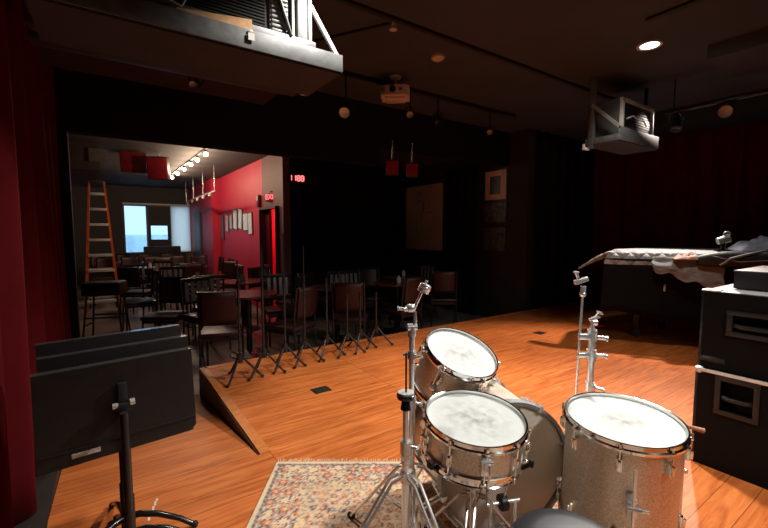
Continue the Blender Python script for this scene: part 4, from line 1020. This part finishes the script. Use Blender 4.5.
ar = thing('air_conditioner', 'smaller window air conditioner on a pole-hung bracket before the red curtain', 'air conditioner', (4.25, 2.33, 2.12), 0)
def B(mb, nm, m, sm=True): return mb.build(nm, m, ar, sm)
B(MB().box((0, 0, .365), (.045, .045, .73), bev=.003), 'pole', STEEL)
B(MB().box((.42, -.10, .045), (.86, .36, .016)), 'base_board', PLYB)
B(MB().box((.42, -.285, .11), (.86, .012, .13), bev=.002).box((-.006, -.11, .075), (.012, .35, .06), bev=.002), 'tray_edge', STEEL)
B(MB().box((0, 0, 0), (.022, .40, .03), Rx(math.radians(44)), M=T(-.02, -.145, .305)), 'diagonal_strut', STEELW)
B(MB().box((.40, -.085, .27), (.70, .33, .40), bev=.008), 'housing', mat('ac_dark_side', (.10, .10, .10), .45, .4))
B(MB().box((0.4, -.258, 0.452), (.70, .03, .035), bev=.005).box((0.4, -.258, 0.090), (.70, .03, .035), bev=.005).box((0.073, -.258, 0.270), (.045, .03, .40), bev=.005).box((0.728, -.258, 0.270), (.045, .03, .40), bev=.005), 'front_frame', mat('ac_beige_frame', (.42, .41, .36), .45, 0., .15))
mb = MB()
for i in range(12): mb.box((.40, -.253, .12+.026*i), (.60, .012, .008), Rx(.5))
B(mb, 'louvre', FIN)
B(MB().tube([(.14, -.28, .27), (.25, -.285, .31), (.38, -.285, .285), (.50, -.28, .30), (.56, -.28, .25)], .007, 8), 'cable', WHITE)
B(MB().box((-.06, .05, .02), (.018, .02, .06)).box((-.03, .04, .0), (.10, .03, .02)), 'end_tag', WHITE)
B(MB().box((.83, -.15, .38), (.03, .03, .70)), 'rear_hanger', BLACKM)

# projector
pj = thing('ceiling_projector', 'white ceiling projector on a short mount, centre of the ceiling', 'projector', (2.56, 3.50, ZC), math.radians(-40))
MB().lathe([(.0005, 0), (.065, 0), (.055, -.018), (.018, -.03), (.018, -.13), (.0005, -.13)], n=20, caps=False).build('mount', CREAM, pj)
MB().prism([(-.145, -.11), (-.09, -.145), (.09, -.145), (.145, -.11), (.145, .11), (-.145, .11)], -.22, -.125).box((0, -.0, -.225), (.20, .19, .03), bev=.01).build('body', CREAM, pj)
MB().cyl((-.02, -.145, -.168), (-.02, -.160, -.168), .032).build('lens', mat('lens_black', (.01, .01, .012), .1), pj)
MB().box((.06, -.147, -.168), (.035, .006, .028), bev=.002).build('sensor_window', mat('sensor_dark', (.12, .06, .05), .3), pj)
MB().box((-.115, -.13, -.168), (.05, .006, .05), Rz(-.57)).build('vent_grille', mat('vent_dark', (.20, .14, .12), .5), pj)

# smoke detector, sprinkler, conduit
sd = MB().lathe([(.0005, 0), (.062, 0), (.060, -.022), (.04, -.038), (.0005, -.040)], n=24, caps=False).build('smoke_detector', CREAM); sd.location = (2.58, 2.875, ZC)
tag(sd, 'small round smoke detector on the dark ceiling right of the projector', 'smoke detector')
sp = thing('fire_sprinkler', 'small fire sprinkler head on the ceiling where the conduits meet', 'sprinkler', (1.88, 2.60, ZC), 0)
MB().cyl((0, 0, 0), (0, 0, -.012), .035).build('escutcheon', DCHROME, sp)
MB().cyl((0, 0, -.01), (0, 0, -.045), .010).tube([(-.016, 0, -.03), (-.018, 0, -.05), (0, 0, -.066), (.018, 0, -.05), (.016, 0, -.03)], .004, 6).lathe([(.0005, -.066), (.03, -.066), (.03, -.069), (.0005, -.069)], n=12, caps=False).build('deflector', CREAM, sp)
tag(MB().tube([(1.88, 2.62, ZC-.011), (1.60, 3.10, ZC-.011), (1.2, 3.7, ZC-.011)], .010, 8).build('conduit', DK), 'thin black conduit running from the sprinkler toward the left air conditioner', 'conduit')

# recessed downlight (lit)
dl = thing('recessed_downlight', 'glowing recessed downlight in the dark ceiling over the stage', 'lamp', (3.93, 1.68, ZC), 0)
MB().lathe([(.070, 0), (.098, 0), (.095, -.010), (.070, -.006)], n=32, close=True).build('trim_ring', CREAM, dl)
MB().lathe([(.0005, -.003), (.070, -.003), (.070, -.005), (.0005, -.006)], n=32, caps=False).build('lens', emit('downlight_glow', (1, .90, .72), 22), dl)

# house spotlights
def spot_fix(x, y, z, rz, tilt, r, lab, lens, ztop, grp='black spotlights below the ceiling'):
    t = thing('spotlight', lab, 'spotlight', (x, y, z), rz, grp)
    M = Rx(tilt)
    MB().cyl((0, 0, .0), (0, 0, ztop-z), .010).tube([(-r-.012, 0, -.0), (-r-.012, 0, .06), (0, 0, r+.05), (r+.012, 0, .06), (r+.012, 0, 0)], .006, 6).build('yoke', BLACKM, t)
    MB().lathe([(r*.45, .11), (r*.7, .06), (r, -.02), (r, -.12), (r*.93, -.12), (r*.92, -.02), (r*.4, .08)], M, 24, close=True).build('can', BLACKM, t)
    MB().lathe([(.0005, -.098), (r*.7, -.104), (r*.93, -.110), (r*.93, -.106), (.0005, -.09)], M, 24, caps=False).build('lens', lens, t)
spot_fix(2.06, 3.66, 2.47, math.radians(-38), math.radians(-62), .055, 'black spotlight with a painted bright glint in its lens left of the projector', LENSM, ZC)
spot_fix(.53, 2.88, 2.19, math.radians(-20), math.radians(-68), .028, 'black spotlight with a painted amber glint in its lens below the left air conditioner', LENSP, ZC)
spot_fix(2.877, 3.66, 2.56, math.radians(-38), math.radians(-72), .038, 'black spotlight with a painted amber glint in its lens right below the projector', LENSP, ZC)
spot_fix(4.22, 3.68, 2.56, math.radians(-48), math.radians(-72), .036, 'small black spotlight at the right end of the front row, near the side wall', LENSP, ZC)
spot_fix(3.35, 3.72, 2.60, math.radians(-45), math.radians(-50), .035, 'small dark spotlight between the two amber lens glints over the stage edge', BLACKG, ZC)
tk = MB().box((2.6, 3.66, ZC-.02), (4.2, .04, .035)).build('lighting_track', BLACKM); tag(tk, 'black lighting track across the ceiling above the stage front edge', 'lamp track')
pipe = thing('lighting_pipe', 'black lighting pipe below the ceiling before the red side curtain', 'lighting pipe', (5.02, 1.55, 2.52), 0)
MB().cyl((0, -2.6, 0), (0, .40, 0), .022).build('pipe', BLACKG, pipe)
for y in (-1.8, .33): MB().cyl((0, y, .02), (0, y, ZC-2.52-.0), .008).build('hanger', BLACKM, pipe)
spot_fix(5.02, 1.45, 2.42, math.radians(-70), math.radians(-75), .060, 'large stage lamp with an amber lens hanging before the red side curtain', LENSP, 2.52)
spot_fix(5.02, 1.85, 2.42, math.radians(-70), math.radians(-30), .05, 'small dark stage lamp left of the large amber one on the pipe', BLACKG, 2.52)
spot_fix(5.02, .95, 2.42, math.radians(-80), math.radians(-40), .05, 'small dark stage lamp at the right end of the lighting pipe', BLACKG, 2.52)

# ---------------------------------------------------------------- light
def spot(name, loc, to, e, size, blend, col=(1, .93, .84), r=.06):
    l = bpy.data.lights.new(name, 'SPOT'); l.energy = e; l.spot_size = math.radians(size); l.spot_blend = blend; l.color = col; l.shadow_soft_size = r
    o = bpy.data.objects.new(name, l); COL.objects.link(o); o.location = loc
    o.rotation_euler = (Vector(to)-Vector(loc)).to_track_quat('-Z', 'Y').to_euler()
    return o
spot('stage_spot', (2.98, 1.42, 2.78), (1.6, 1.35, 0), 335, 98, .75, (1, .96, .91))
spot('front_spot', (1.19, 1.80, 2.80), (.80, 1.8, 0), 125, 105, .5)
spot('fill_spot', (1.7, -1.2, 2.75), (2.1, 1.0, .4), 175, 76, .7, (1, .96, .92), .12)
spot('downlight_beam', (3.93, 1.68, 2.83), (3.93, 1.68, 0), 60, 130, .8)
spot('side_spot', (5.95, 2.1, 2.75), (3.5, 1.9, 0), 520, 72, .7, (1, .84, .74))
rl_ = bpy.data.lights.new('corridor_red', 'POINT'); rl_.energy = 70; rl_.color = (1, .08, .10); rl_.shadow_soft_size = .1
ro = bpy.data.objects.new('corridor_red', rl_); COL.objects.link(ro); ro.location = (2.85, 7.6, 1.9)

w = bpy.data.worlds.new('daylight'); sc.world = w; w.use_nodes = True
bg = w.node_tree.nodes['Background']; bg.inputs[0].default_value = (.42, .66, .95, 1); bg.inputs[1].default_value = 1.9

# ---------------------------------------------------------------- camera
cam = bpy.data.cameras.new('camera'); cam.sensor_width = 36; cam.lens = 405/768*36; cam.clip_start = .05
co = bpy.data.objects.new('camera', cam); COL.objects.link(co); co.location = (0, 0, 1.25)
co.rotation_euler = (math.radians(90-4.52), 0, YAW)
sc.camera = co
sc.view_settings.view_transform = 'Standard'; sc.view_settings.look = 'None'; sc.view_settings.gamma = 1; sc.view_settings.use_curve_mapping = False
sc.view_settings.exposure = 0.0
sc.cycles.use_denoising = True
sc.cycles.max_bounces = 6
sc.cycles.sample_clamp_indirect = 4
